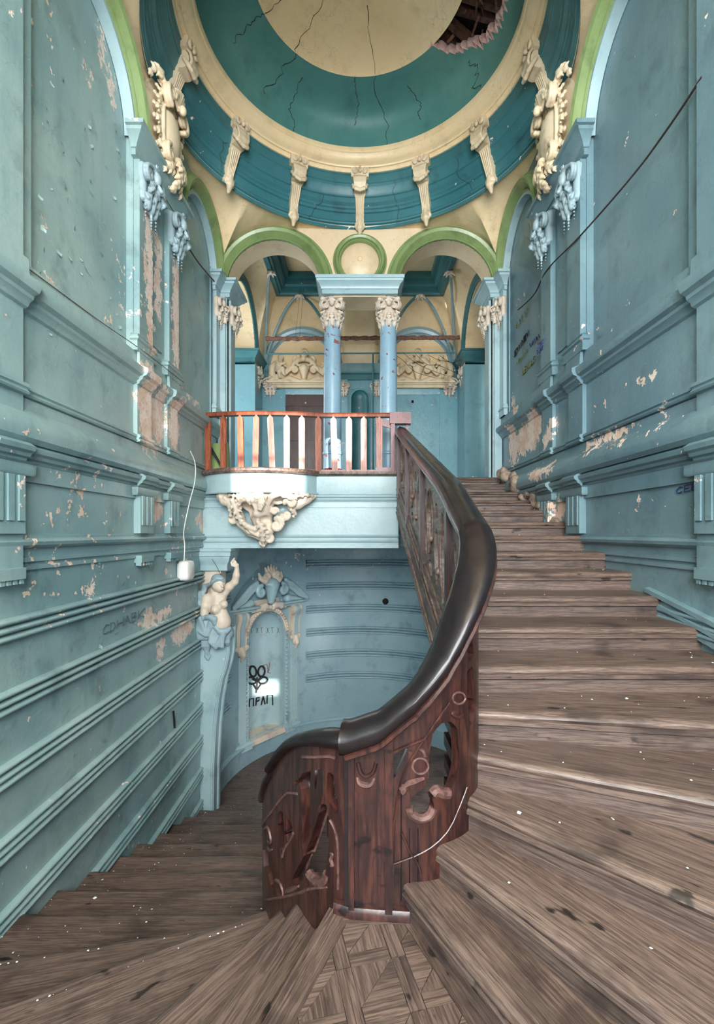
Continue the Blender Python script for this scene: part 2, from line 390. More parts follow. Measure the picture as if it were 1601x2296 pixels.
M['carve'] = wood('worn_carved_edge', (112,82,76), (84,58,54), (44,30,30), 0.4, obj=False, grain=(6, 6, 6), stain=0.5, bump=0.05, spots=False)  # lighter than the mahogany: edge highlights put into the colour
M['redwood'] = wood('red_brown_slat', (170,96,66), (136,70,50), (70,32,28), 0.36, obj=False, grain=(12, 12, 1.0), stain=0.4, bump=0.1, spots=False)
M['oxblood'] = plain('oxblood_paint', (112,36,40), 0.32, (82,24,30))
M['door'] = wood('dark_door', (70,38,30), (48,26,22), (22,12,12), 0.35, obj=False, grain=(9, 9, 1.0), stain=0.5, bump=0.1, spots=False)
M['void'] = plain('sooty_dark', (26,20,18), 0.9, (14,11,10))  # near-black for unlit depth in voids and holes; also dark under-stair timber
M['lath'] = plain('old_lath', (92,64,48), 0.85, (46,30,24), 14, 0.5)
M['rawplaster'] = plain('broken_plaster_edge', (226,190,182), 0.9, (190,150,142), 20, 0.5)
M['rubble'] = plain('dusty_rubble', (176,156,140), 0.9, (104,90,82), 9, 0.6)
M['white'] = plain('white_plastic', (236,236,232), 0.35, (220,220,216), 3, 0.02)
M['black'] = plain('black_marker', (18,20,24), 0.6, (26,28,32), 6, 0.02)
M['pencil'] = plain('faded_pen', (70,84,92), 0.6, (60,74,82), 6, 0.02)
M['redink'] = plain('red_marker', (150,48,50), 0.6, (130,40,44), 6, 0.02)
M['blueink'] = plain('blue_marker', (48,62,110), 0.6, (40,50,90), 6, 0.02)
M['olive'] = plain('olive_marker', (96,104,60), 0.6, (84,90,50), 6, 0.02)
M['crack'] = plain('crack_shadow', (58,42,34), 0.9, (40,30,26), 6, 0.02)  # even dark brown for crack lines and dark wires
M['rust'] = plain('rusty_lagging', (132,96,80), 0.85, (86,58,48), 26, 0.9)
M['wire'] = plain('old_wire', (96,62,54), 0.6, (70,46,42), 8, 0.1)
M['paleflake'] = plain('paint_flake', (214,220,218), 0.6, (180,205,208), 9, 0.1)
M['frame'] = plain('white_window_frame', (226,228,226), 0.4, (205,208,206), 5, 0.05)

def frosted():
    T = NT('frosted_glass', 0.6); n = T.t.nodes; tr = n.new('ShaderNodeBsdfTranslucent'); tr.inputs[0].default_value = (0.82, 0.86, 0.88, 1)  # for unseen panes: stops direct sun, lets diffuse light through
    out = n['Material Output']; T.t.links.new(tr.outputs[0], out.inputs[0]); return T.m
M['frost'] = frosted()

# ================================================================ THE SETTING
YB, YC, FL, LAND, LOW = 3.4, 2.4, 0.385, -0.740, -1.843
SPR, ARC, TOPZ, AI = 1.735, 0.606, 2.151, .329            # arch springing, arch centres from the middle, top of the walls
def fl_(u, z, n=0): return (-1+n, u, z)
def fr_(u, z, n=0): return (1-n, u, z)
def fb_(u, z, n=0): return (u, YB-n, z)
def fv_(u, z, n=0): return (u, 5.05-n, z)

def arch_face(f, u0, u1, z0, z1, arches, n=0, N=28):
    """a wall face with round-headed openings; arches = (centre, radius, springing, sill)"""
    m = MB(); u = u0
    for (c, R, zs, zb) in sorted(arches):
        if c-R > u+1e-6: m.add([f(u, z0, n), f(c-R, z0, n), f(c-R, z1, n), f(u, z1, n)], [(0, 1, 2, 3)])
        if zb > z0+1e-6: m.add([f(c-R, z0, n), f(c+R, z0, n), f(c+R, zb, n), f(c-R, zb, n)], [(0, 1, 2, 3)])
        P = [[f(c-R*math.cos(PI*i/N), zs+R*math.sin(PI*i/N), n), f(c-R*math.cos(PI*i/N), z1, n)] for i in range(N+1)]
        m.grid(P); u = c+R
    if u1 > u+1e-6: m.add([f(u, z0, n), f(u1, z0, n), f(u1, z1, n), f(u, z1, n)], [(0, 1, 2, 3)])
    return m
def reveal(m, f, c, R, zs, zb, n0, n1, N=28, jambs=True):
    pts = ([(c-R, zb)] if jambs else [])+[(c-R*math.cos(PI*i/N), zs+R*math.sin(PI*i/N)) for i in range(N+1)]+([(c+R, zb)] if jambs else [])
    m.grid([[f(u, z, n0), f(u, z, n1)] for (u, z) in pts]); return m
def archivolt(f, c, zs, prof, a0=0.0, a1=PI, N=40):
    m = MB(); m.grid([[f(c+r*math.cos(a0+(a1-a0)*i/N), zs+r*math.sin(a0+(a1-a0)*i/N), n) for (r, n) in prof] for i in range(N+1)]); return m
def strip(f, prof, u0, u1):
    m = MB(); n = len(prof); m.add([f(u0, z, p) for (p, z) in prof]+[f(u1, z, p) for (p, z) in prof],
        [(i, i+1, n+i+1, n+i) for i in range(n-1)]+[tuple(range(n)), tuple(range(n, 2*n))]); return m
def stack(f, u0, u1, prof, nb=0.0):
    """a moulded block: prof = (projection, z); projects on three sides"""
    m = MB(); P = []
    for (p, z) in prof: P.append([f(u0-p, z, nb), f(u0-p, z, nb+p), f(u1+p, z, nb+p), f(u1+p, z, nb)])
    m.grid(P, cv=True); m.f.append((0, 1, 2, 3)); k = 4*(len(prof)-1); m.f.append((k, k+1, k+2, k+3)); return m
def fbox(f, u0, u1, z0, z1, n0, n1):
    m = MB(); m.hexa([f(u0, z0, n0), f(u1, z0, n0), f(u1, z0, n1), f(u0, z0, n1), f(u0, z1, n0), f(u1, z1, n0), f(u1, z1, n1), f(u0, z1, n1)]); return m

GREEN = [(r+.036, n) for r, n in [(.293,-.005),(.293,.018),(.300,.026),(.308,.018),(.316,.030),(.332,.052),(.350,.060),(.364,.050),(.370,.030),(.377,.030),(.379,.018),(.388,.016),(.388,-.005)]]
DADO = [(0,.655),(.010,.660),(.016,.672),(.026,.680),(.028,.690),(.044,.698),(.050,.712),(.050,.728),(.030,.736),(.016,.742),(.012,.800),(0,.806)]
PANEL = [(0,.402),(.016,.404),(.020,.410),(.012,.416),(.012,.420),(.018,.424),(.018,.434),(0,.440)]
COVE = [(0,.262),(.034,.262),(.046,.276),(.050,.298),(.044,.322),(.030,.344),(.014,.360),(.008,.366),(.008,.400),(0,.402)]
CORN = [(0,.206),(.008,.207),(.012,.216),(.022,.221),(.026,.231),(.036,.237),(.040,.250),(.022,.262),(0,.262)]
FRIEZE = [(0,.152),(.010,.153),(.010,.206),(0,.206)]
BASER = [(0,-.046),(.010,-.045),(.020,-.037),(.023,-.026),(.018,-.018),(.011,-.015),(.011,-.006),(0,-.004)]
LINE1 = [(0,-.088),(.008,-.087),(.008,-.074),(0,-.073)]
LINE2 = [(0,-.112),(.008,-.111),(.008,-.099),(0,-.098)]
BANDS = [-.242-.2035*i for i in range(8)]
ENT = [(.020,1.655),(.020,1.682),(.026,1.684),(.026,1.690),(.030,1.700),(.050,1.722),(.064,1.732),(.066,1.745),(.078,1.747),(.080,1.763)]

def side_wall(side, mat, name):
    f = fl_ if side < 0 else fr_
    AR = [(YC+ARC, AI, SPR, .806), (YC-ARC, AI, SPR, .806)]
    m = arch_face(f, -1.6, YB, -1.95, TOPZ, AR); rv = MB()
    for (c, R, zs, zb) in AR:
        reveal(rv, f, c, R, zs, zb, 0, -.03); m.add([f(c-R, zb, 0), f(c+R, zb, 0), f(c+R, zb, -.03), f(c-R, zb, -.03)], [(0, 1, 2, 3)])
        m.add([f(c-R-.01, zb-.01, -.03), f(c+R+.01, zb-.01, -.03), f(c+R+.01, zs+R+.01, -.03), f(c-R-.01, zs+R+.01, -.03)], [(0, 1, 2, 3)])
    w = mk(name, m, mat, kind='structure', smooth=False, label='peeling %s wall with moulded panels and blind arches' % ('pale blue left' if side < 0 else 'dusty blue right'))
    mk('recess_reveal', rv, mat, w)
    ends = (-1.6, YB)
    for nm, pr in (('dado_cornice', DADO), ('panel_moulding', PANEL), ('coved_band', COVE), ('cornice_moulding', CORN), ('frieze_board', FRIEZE), ('base_rail', BASER), ('picture_line', LINE1), ('picture_line', LINE2)):
        mk(nm, strip(f, pr, *ends), mat, w, ang=30)
    for z in BANDS:
        for j in range(3):
            zz = z-.0235*j; r = .0102
            mk('reed', strip(f, [(0, zz)]+[(r*2.0*math.sin(PI*k/6), zz-r+r*math.cos(PI*k/6)) for k in range(1, 6)]+[(0, zz-2*r)], *ends), mat, w, ang=60)
    PIL = [(2.13, 2.266), (2.462, 2.59)]
    for (a, b) in PIL:
        mk('pilaster_shaft', fbox(f, a, b, .80, 1.655, 0, .026), mat, w)
        mk('pilaster_base', stack(f, a, b, [(.030, .80), (.030, .842), (.038, .848), (.038, .856), (.032, .860), (.032, .864), (.036, .868), (.027, .876)]), mat, w)
        mk('dado_break', strip(f, [(p+.016, z) for p, z in DADO], a-.006, b+.006), mat, w, ang=30)
        mk('panel_strip', fbox(f, a-.004, b+.004, .435, .66, 0, .018), mat, w)
        mk('panel_break', strip(f, [(p+.014, z) for p, z in PANEL], a-.006, b+.006), mat, w, ang=30)
    mk('panel_groove', fbox(f, 2.30, 2.42, .90, 1.60, 0, .008), mat, w)
    for (a, b) in PIL+[(1.27, 1.398)]:
        m = fbox(f, a, b, -.002, .206, 0, .030)
        for k in range(3):
            u = a+(b-a)*(k+.5)/3
            m.v += []; q = fbox(f, u-.012, u+.012, .035, .165, .03, .036); m.add(q.v, q.f)
        mk('fluted_bracket', m, mat, w)
        mk('bracket_head', stack(f, a, b, [(.032, .166), (.036, .172), (.036, .200), (.044, .206)]), mat, w)
        mk('cornice_break', strip(f, [(p+.018, z) for p, z in CORN], a-.006, b+.006), mat, w, ang=30)
        mk('guttae_block', fbox(f, a+.004, b-.004, -.132, -.100, 0, .034), mat, w)
        for k in range(5):
            u = a+.014+(b-a-.028)*k/4; mk('gutta', fbox(f, u-.007, u+.007, -.146, -.132, .006, .030), mat, w)
    # near pier and far corner pilaster
    mk('pier', fbox(f, .35, 1.402, -.10, TOPZ, 0, .020), mat, w)
    mk('dado_break', strip(f, [(p+.020, z) for p, z in DADO], .35, 1.408), mat, w, ang=30)
    mk('panel_break', strip(f, [(p+.018, z) for p, z in PANEL], .35, 1.408), mat, w, ang=30)
    mk('pilaster_shaft', fbox(f, 3.285, 3.40, .80, 1.66, 0, .022), M['blue'], w)
    mk('pilaster_base', stack(f, 3.285, 3.39, [(.026, .80), (.026, .842), (.034, .848), (.034, .856), (.028, .860), (.023, .876)]), M['blue'], w)
    # entablature over the paired pilasters, arches
    mk('entablature', stack(f, 2.125, 2.595, ENT), mat, w, ang=30)
    mk('impost', stack(f, 3.29, 3.40, ENT), M['blue'], w, ang=30)
    for (c, R, zs, zb) in AR:
        a0 = 0 if True else 0
        mk('archivolt', archivolt(f, c, zs, GREEN), M['green'], w, ang=30)
        mk('arch_reveal', archivolt(f, c, zs, [(AI, .016), (AI-.017, .016), (AI-.021, -.028)]), M['blue'], w, ang=30)
    for u in (c-ARC for c in ()): pass
    return w
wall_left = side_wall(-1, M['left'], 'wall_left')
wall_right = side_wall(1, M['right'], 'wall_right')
# flat cream field between the two wall arches, around the side cartouches
for side, w in ((-1, wall_left), (1, wall_right)):
    f = fl_ if side < 0 else fr_
    m = MB(); us = np.linspace(2.4-.24, 2.4+.24, 25)
    def lowz(u):
        d = abs(u-2.4); x = ARC-d
        return SPR+(math.sqrt(max(.416**2-x*x, 0)) if x < .416 else 0)
    m.grid([[f(u, lowz(u), .004), f(u, TOPZ, .004)] for u in us]); mk('cream_spandrel', m, M['cream'], w)

# ---- arcade wall at the back of the stair hall
m = MB()
TH = .18
JX = .935
for n in (0, -TH):
    for sgn in (-1, 1):
        q = MB(); q.add([fb_(sgn*1.02, FL, n), fb_(sgn*JX, FL, n), fb_(sgn*JX, TOPZ, n), fb_(sgn*1.02, TOPZ, n)], [(0, 1, 2, 3)])
        q.grid([[fb_(sgn*ARC-AI*math.cos(PI*i/28), SPR+AI*math.sin(PI*i/28), n), fb_(sgn*ARC-AI*math.cos(PI*i/28), TOPZ, n)] for i in range(29)]); m.add(q.v, q.f)
    m.add([fb_(-.277, SPR, n), fb_(.277, SPR, n), fb_(.277, TOPZ, n), fb_(-.277, TOPZ, n)], [(0, 1, 2, 3)])
for sgn in (-1, 1):
    reveal(m, fb_, sgn*ARC, AI, SPR, SPR, 0, -TH, jambs=False)
    m.add([fb_(sgn*JX, FL, 0), fb_(sgn*JX, SPR, 0), fb_(sgn*JX, SPR, -TH), fb_(sgn*JX, FL, -TH)], [(0, 1, 2, 3)])
wall_back = mk('wall_arcade', m, M['cream2'], kind='structure', ang=30, label='cream arcade wall with two green-edged arches')
for sgn in (-1, 1):
    mk('archivolt', archivolt(fb_, sgn*ARC, SPR, GREEN), M['green'], wall_back, ang=30)
    a, b = (-1.02, -JX) if sgn < 0 else (JX, 1.02)
    fp = lambda u, z, n=0: (u, YB-n, z)
    mk('pier_facing', fbox(fb_, a, b, FL, 1.66, -TH-.002, .006), M['blue'], wall_back)
    c = sgn*.968
    mk('pier_shaft', fbox(fb_, c-.026, c+.026, FL, 1.66, 0, .030), M['blue'], wall_back)
    mk('jamb_shaft', fbox(fb_, min(sgn*JX, sgn*.918), max(sgn*JX, sgn*.918), FL, 1.66, -.14, -.03), M['blue'], wall_back)
    m2 = MB(); P = []
    for (p, z) in ENT:
        x0, x1 = (-1.02, -JX+p) if sgn < 0 else (JX-p, 1.02)
        P.append([(x0, YB-p, z), (x1, YB-p, z), (x1, YB+TH+p, z), (x0, YB+TH+p, z)])
    m2.grid(P, cv=True); k = 4*(len(ENT)-1); m2.f += [(0, 1, 2, 3), (k, k+1, k+2, k+3)]
    mk('impost', m2, M['blue'], wall_back, ang=30)
# entablature carried by the two columns
m2 = MB(); P = []
for (p, z) in [(.0, 1.655), (.0, 1.684), (.006, 1.686), (.006, 1.692), (.010, 1.700), (.018, 1.716), (.034, 1.730), (.036, 1.744), (.042, 1.746), (.044, 1.766)]:
    P.append([(-.262-p, 3.33-p, z), (.262+p, 3.33-p, z), (.262+p, 3.58+p, z), (-.262-p, 3.58+p, z)])
m2.grid(P, cv=True); k = 4*9; m2.f += [(0, 1, 2, 3), (k, k+1, k+2, k+3)]
mk('column_entablature', m2, M['blue'], wall_back, ang=30)
mk('entablature_soffit', MB().box(-.18, .18, 3.36, 3.57, 1.648, 1.656), M['cream2'], wall_back)
# roundel between the arches
rz = SPR+.178
rd = thing('roundel', 'round green-rimmed cream medallion between the two arches', 'medallion', (0, 3.37, rz-.19))
def disc(prof, cx, y, cz, n=56):
    m = MB(); m.grid([[(cx+r*math.cos(2*PI*i/n), y-p, cz+r*math.sin(2*PI*i/n)) for (r, p) in prof] for i in range(n)], cu=True); return m
mk('rim', disc([(.190,0),(.190,.018),(.182,.020),(.178,.034),(.166,.046),(.152,.040),(.148,.024),(.140,.026),(.134,.012),(.132,0)], 0, YB, rz), M['green'], rd, ang=30)
mk('bowl', disc([(.134,.002),(.120,.016),(.09,.030),(.05,.038),(.018,.041),(.0005,.041)], 0, YB, rz), M['cream2'], rd, ang=60)
mk('boss', disc([(.019,.038),(.019,.048),(.014,.050),(.011,.046),(.0005,.046)], 0, YB, rz, 20), M['cream2'], rd)

# ---- pendentives and dome (the ceiling)
def zbound(u):
    u = abs(u)
    if u < ARC: return TOPZ
    if u < 1.0: return SPR+math.sqrt(max(.416**2-(u-ARC)**2, 0))
    return SPR+math.sqrt(max(.416**2-(1-ARC)**2, 0))-(u-1)*.3
m = MB()
NA = 45
for q in range(4):
    P = []
    for i in range(2*NA+1):
        phi = -PI/4+PI/2*i/(2*NA)+1e-9; u = math.tan(phi); r1 = 1/math.cos(phi); z1 = zbound(u); row = []
        for j in range(11):
            t = j/10; r = .998+(r1-.998)*t; z = 2.165+(z1-2.165)*(t**1.25 if z1 < 2.1 else t)
            a = phi+PI/2*q; row.append((r*math.sin(a), YC+r*math.cos(a), z))
        P.append(row)
    m.grid(P)
ceil = mk('ceiling', m, M['cream'], kind='structure', ang=50, label='cream vault corners rising to a teal coved dome')
RING = [(1.0,2.140),(1.0,2.170),(.988,2.174),(.986,2.182),(.980,2.186),(.978,2.236),(.968,2.240),(.966,2.256),(.958,2.262),(.956,2.275),(.940,2.290),(.936,2.318),(.928,2.322),(.926,2.334),(.916,2.350),(.906,2.372),(.900,2.378),(.898,2.388),(.892,2.392),(.890,2.440),(.884,2.444),(.884,2.452)]
mk('dome_ring', MB().lathe(RING, (0, YC), 180), M['teal'], ceil, ang=28)
CRING = [(.884,2.450),(.876,2.450),(.872,2.464),(.866,2.470),(.856,2.470),(.852,2.478),(.846,2.482),(.836,2.486),(.822,2.496),(.812,2.510),(.806,2.526),(.800,2.530),(.796,2.540),(.796,2.56)]
mk('dome_ring_moulding', MB().lathe(CRING, (0, YC), 180), M['cream'], ceil, ang=28)
def cove(t):
    """teal cove from the moulding to the cream cap; t in 0..1"""
    pts = [(.800,2.540),(.800,2.585),(.797,2.630),(.788,2.672),(.770,2.708),(.742,2.736),(.705,2.756),(.662,2.770),(.615,2.780),(.575,2.788),(.547,2.796)]
    x = t*(len(pts)-1); i = min(int(x), len(pts)-2); w = x-i
    p = [pts[max(i-1, 0)], pts[i], pts[i+1], pts[min(i+2, len(pts)-1)]]
    return tuple(.5*(2*p[1][k]+(p[2][k]-p[0][k])*w+(2*p[0][k]-5*p[1][k]+4*p[2][k]-p[3][k])*w*w+(3*p[1][k]-p[0][k]-3*p[2][k]+p[3][k])*w**3) for k in (0, 1))
def hole_R(az):
    A = [44, 49.5, 51, 54, 58, 62, 66, 75, 87, 95, 102, 106]; R = [.547, .550, .600, .655, .690, .700, .748, .768, .748, .71, .62, .547]
    return float(np.interp(az, A, R))
def t_of_R(R):
    lo, hi = 0.3, 1.0
    for _ in range(30):
        mid = (lo+hi)/2
        if cove(mid)[0] > R: lo = mid
        else: hi = mid
    return lo
P = []; rim = []; NAZ = 540
for i in range(NAZ):
    az = 360*i/NAZ; azz = az; te = 1.0
    if 46 < azz < 106:
        te = min(1.0, t_of_R(hole_R(azz)+(.010*math.sin(azz*2.3)+.007*math.sin(azz*6.1+1)+.006*random.uniform(-1, 1) if 50.5 < azz < 104 else 0)))
    a = math.radians(az); col = []
    for j in range(41):
        r, z = cove(te*j/40); col.append((r*math.sin(a), YC+r*math.cos(a), z))
    P.append(col)
    if 47 < azz < 105: rim.append((a, te))
mk('dome_cove', MB().grid(P, cu=True), M['dome'], ceil, ang=60)
m = MB(); PR = []
for (a, te) in rim:
    r, z = cove(te); row = []
    for (dr, dz) in ((.004, -.003), (-.004, -.004), (-.012, .006), (-.010, .024), (.0, .045), (.02, .06)):
        k = 1+.6*math.sin(a*140); row.append(((r+dr*k)*math.sin(a), YC+(r+dr*k)*math.cos(a), z+dz))
    PR.append(row)
m.grid(PR); mk('broken_plaster_edge', m, M['rawplaster'], ceil, ang=60)
CAP = [(.549,2.792),(.540,2.800),(.50,2.822),(.42,2.856),(.30,2.888),(.16,2.905),(.001,2.910)]
mk('dome_cap', MB().lathe(CAP, (0, YC), 120), M['cream'], ceil, ang=60)
# roof void seen through the hole: blackout shell, joists and laths
cav = thing('roof_void', 'dark roof timbers seen through the hole in the dome', 'roof timbers', (.75, YC+.1, 2.8))
m = MB(); m.lathe([(1.12,2.46),(1.12,3.08),(.001,3.08)], (0, YC), 60)
mk('void_lining', m, M['void'], cav)  # closed shell added to keep sun off the cove; near-black as unlit void
for k, (a, tilt) in enumerate([(24, .10), (31, -.05), (17, .02), (38, .08), (9, 0), (45, -.04)]):
    aa = math.radians(a); c = np.array((math.cos(aa), math.sin(aa), 0)); s_ = np.array((-math.sin(aa), math.cos(aa), 0))
    p0 = np.array((0, YC, 2.845))+c*.56; p1 = np.array((0, YC, 2.845+tilt))+c*1.05; w = .016; h = .05
    mk('joist', MB().hexa([p0-w*s_, p0+w*s_, p1+w*s_, p1-w*s_, p0-w*s_+(0,0,h), p0+w*s_+(0,0,h), p1+w*s_+(0,0,h), p1-w*s_+(0,0,h)]), M['lath'], cav)
for k in range(16):
    a0 = math.radians(random.uniform(2, 50)); r0 = random.uniform(.60, .76); a1 = a0+random.uniform(.05, .16); r1 = r0+random.uniform(-.05, .08); z = 2.80+random.uniform(0, .05)
    mk('lath', MB().tube([(r0*math.cos(a0), YC+r0*math.sin(a0), z), (r1*math.cos(a1), YC+r1*math.sin(a1), z+random.uniform(-.01, .03))], random.uniform(.004, .009), 5), M['lath'] if k % 4 else M['rust'], cav)
# cracks in the dome plaster
def dome_pt(az, t):
    a = math.radians(az)
    if t <= 1: r, z = cove(t)
    else:
        r = .547*(2-t); z = float(np.interp(r, [c[0] for c in CAP[::-1]], [c[1] for c in CAP[::-1]]))
    return (r*.9985*math.sin(a), YC+r*.9985*math.cos(a), z-.0012)
for (az, t0, t1, wob) in [(-46, .30, 1.62, 5), (-33, .05, .75, 2.5), (-2, .35, 1.0, 1.6), (13, .0, 1.55, 3.5), (30, .25, .72, 2), (60, .1, .5, 4), (-70, .45, 1.3, 3)]:
    pts = []; a = az; n = 26
    for i in range(n+1):
        a += random.uniform(-wob, wob)*.55; a += (az-a)*.15; pts.append(dome_pt(a, t0+(t1-t0)*i/n))
    mk('crack', MB().tube(pts, [(.0008+.0014*random.random()) for _ in pts], 5), M['crack'], ceil)
for az, j0, j1 in ((-20, 1, 12), (16, 2, 18), (-58, 3, 14), (47, 4, 17)):
    pts = []; a = az
    for (r, z) in RING[j0:j1]:
        a += random.uniform(-1.2, 1.2); aa = math.radians(a); pts.append(((r-.0015)*math.sin(aa), YC+(r-.0015)*math.cos(aa), z))
    mk('crack', MB().tube(pts, .0012, 5), M['crack'], ceil)
# ceiling of the part of the hall behind the viewer, and the window wall there
mk('ceiling_rear', MB().box(-1.0, 1.0, -1.6, 1.4, 2.14, 2.20), M['cream'], kind='structure', label='plain cream ceiling over the landing behind the viewer')
m = MB(); ZB, ZT = -.25, 1.95
for (x0, x1, z0, z1) in [(-1.02, 1.02, -1.95, ZB), (-1.02, 1.02, ZT, 2.2), (-1.02, -.86, ZB, ZT), (.86, 1.02, ZB, ZT), (-.34, -.24, ZB, ZT), (.24, .34, ZB, ZT)]:
    m.box(x0, x1, -1.72, -1.6, z0, z1)
wr = mk('wall_rear', m, M['right'], kind='structure', label='window wall behind the viewer')
for k, (x0, x1) in enumerate(((-.86, -.34), (-.24, .24), (.34, .86))):
    wn = tag(bpy.data.objects.new('window_%d' % (k+1), None), 'tall white window behind the landing', None, None, 'structure'); COL.objects.link(wn); wn.location = W3(((x0+x1)/2, -1.66, ZB))
    xm = (x0+x1)/2
    zr_ = [ZB, .045, .19, .56, .95, 1.33, 1.64, ZT]
    for (a, b) in ((x0, x0+.025), (xm-.012, xm+.012), (x1-.025, x1)): mk('window_bar', MB().box(a, b, -1.68, -1.64, ZB, ZT), M['frame'], wn)
    for z in zr_: mk('window_bar', MB().box(x0, x1, -1.68, -1.64, z-.010, z+.010), M['frame'], wn)
    for i in range(len(zr_)-1):
        for (a, b, side) in ((x0, xm, 0), (xm, x1, 1)):
            clear = (k == 1 and i in (5, 6)) or (k == 1 and i == 1 and side == 0) or (k == 2 and i == 6 and side == 0)
            if not clear: mk('frosted_pane', MB().box(a, b, -1.665, -1.66, zr_[i], zr_[i+1]), M['frost'], wn)  # unseen panes added to block sun; clear ones place the sun patches

# ---- gallery floor, bridge fascia, lower hall
m = MB(); m.box(-1.0, .245, 3.07, 3.40, -.094, FL); m.box(-1.75, 1.75, 3.40, 5.1, -.094, FL); m.box(.245, 1.0, 3.375, 3.40, -.094, FL)
flg = mk('floor_gallery', m, M['blue'], kind='structure', label='pale blue gallery floor edge bridging the stairwell')
def ff_(u, z, n=0): return (u, 3.07-n, z)
for nm, pr in (('edge_fascia', [(0,.240),(.020,.242),(.022,.250),(.022,.356),(.028,.360),(0,.366)]), ('edge_nosing', [(0,.360),(.034,.362),(.042,.372),(.040,.388),(0,.392)]),
               ('cornice_moulding', [(0,.196),(.006,.197),(.010,.207),(.016,.210),(.018,.222),(.028,.228),(.030,.240),(0,.242)]), ('frieze_line', [(0,.160),(.007,.161),(.007,.170),(0,.171)]),
               ('base_rail', [(0,-.030),(.010,-.029),(.016,-.020),(.010,-.012),(0,-.011)]), ('base_rail', [(0,-.060),(.010,-.059),(.014,-.052),(.010,-.044),(0,-.043)]), ('bottom_fascia', [(0,-.096),(.012,-.096),(.012,-.072),(0,-.071)])):
    mk(nm, strip(ff_, pr, -1.0, .245), M['string'] if nm == 'edge_nosing' else M['blue'], flg, ang=30)
m = MB(); m.box(-1.05, 1.05, -1.65, 4.6, LOW-.06, LOW); fll = mk('floor', m, M['riser'], kind='structure', label='worn timber floor of the lower hall')
# apse of the lower hall with reeded bands, niche cut on its left flank
NTH = math.radians(142.0)
NX, NY = math.cos(NTH), YB+math.sin(NTH)
NT_ = np.array((math.sin(NTH), -math.cos(NTH), 0.0))   # tangent, to the viewer's right
NN_ = np.array((-math.cos(NTH), -math.sin(NTH), 0.0))  # normal, into the hall
NHW, NSPR, NSILL = .195, -.845, -1.66
def nf(u, z, n=0):                               # niche frame: u along the tangent, n towards the hall
    p = np.array((NX, YB+math.sin(NTH), z))+u*NT_+n*NN_
    return tuple(p)
def apse_pt(a, z, n=0): return ((1-n)*math.cos(a), YB+(1-n)*math.sin(a), z)
m = MB(); NAP = 260; zs_ = np.linspace(LOW, -.09, 100)
am = [PI*i/NAP for i in range(NAP+1)]
def in_niche(a, z):
    u = -math.sin(a-NTH)
    if math.cos(a-NTH) < 0: return False
    return abs(u) < NHW*.96 and NSILL+.01 < z and (z < NSPR or (u*u+(z-NSPR)**2) < (NHW*.96)**2)
vs_ = [[apse_pt(a, z) for z in zs_] for a in am]
m.v = [p for r in vs_ for p in r]
for i in range(NAP):
    for j in range(99):
        if not in_niche((am[i]+am[i+1])/2, (zs_[j]+zs_[j+1])/2): m.f.append((i*100+j, (i+1)*100+j, (i+1)*100+j+1, i*100+j+1))
apse = mk('wall_apse', m, M['sky'], kind='structure', ang=60, label='curved blue wall of the lower hall with reeded bands')
for z in BANDS[:6]:
    for j in range(3):
        zz = z-.0235*j; r = .0102
        for (i0, i1) in ((10, 158), (224, 240)):
            P = [[apse_pt(PI*i/240, zz-r+r*math.cos(PI*k/6), r*1.9*math.sin(PI*k/6)) for k in range(7)] for i in range(i0, i1+1)]
            mk('reed', MB().grid(P), M['sky'], apse, ang=60)
P = [[apse_pt(PI*i/120, z, n) for (n, z) in [(0, -1.70), (.02, -1.702), (.022, -1.69), (.012, -1.675), (0, -1.67)]] for i in range(121)]
mk('skirting_rail', MB().grid(P), M['sky'], apse, ang=30)
P = [[apse_pt(PI*i/120, z, n) for (n, z) in [(.012, LOW), (.012, -1.70), (0, -1.699)]] for i in range(121)]
mk('skirting_board', MB().grid(P), M['sky'], apse, ang=30)

# ---- upper vestibule behind the arcade
VZ = SPR
m = arch_face(fv_, -1.75, 1.75, FL, 2.6, [])
vb = mk('wall_vestibule', m, M['aqua'], kind='structure', label='aqua wall at the back of the upper vestibule')
LUN = [(r+.036, n) for r, n in [(.293,0),(.293,.014),(.304,.020),(.316,.014),(.322,.026),(.350,.036),(.372,.028),(.378,.014),(.388,.012),(.388,0)]]
for sgn in (-1, 1):
    mk('lunette_arch', archivolt(fv_, sgn*ARC, VZ, LUN), M['sky'], vb, ang=30)
    q = MB(); q.add([fv_(sgn*ARC-AI*math.cos(PI*i/28), VZ+AI*math.sin(PI*i/28), .006) for i in range(29)]+[fv_(sgn*ARC+AI, 1.46, .006), fv_(sgn*ARC-AI, 1.46, .006)], [tuple(range(31))])
    mk('lunette', q, M['cream'], vb)
    for (u0, u1) in ((sgn*.93-.10, sgn*.93+.10),):
        mk('lunette_impost', stack(fv_, u0, u1, [(.02, 1.62), (.02, 1.66), (.03, 1.68), (.045, 1.72), (.05, 1.755)]), M['teal'], vb, ang=30)
        mk('wall_pilaster', fbox(fv_, u0, u1, FL, 1.62, 0, .03), M['aqua'], vb)
mk('centre_pilaster', fbox(fv_, -.21, -.13, FL, 1.60, 0, .03), M['aqua'], vb)
mk('centre_pilaster', fbox(fv_, .13, .21, FL, 1.60, 0, .03), M['aqua'], vb)
mk('cross_beam', stack(fv_, -.26, .26, [(.02, 1.60), (.02, 1.655), (.035, 1.665), (.05, 1.70), (.055, 1.74), (.06, 1.76)]), M['teal'], vb, ang=30)
q = MB(); q.add([fv_(-.20, 1.765, .004), fv_(.20, 1.765, .004), fv_(.20, 2.2, .004), fv_(-.20, 2.2, .004)], [(0, 1, 2, 3)]); mk('cream_field', q, M['cream'], vb)
for sgn in (-1, 1):
    mk('panel', fbox(fv_, sgn*.05-.045, sgn*.05+.045, 1.50, 1.58, 0, .012), M['aqua'], vb) if sgn < 0 else None
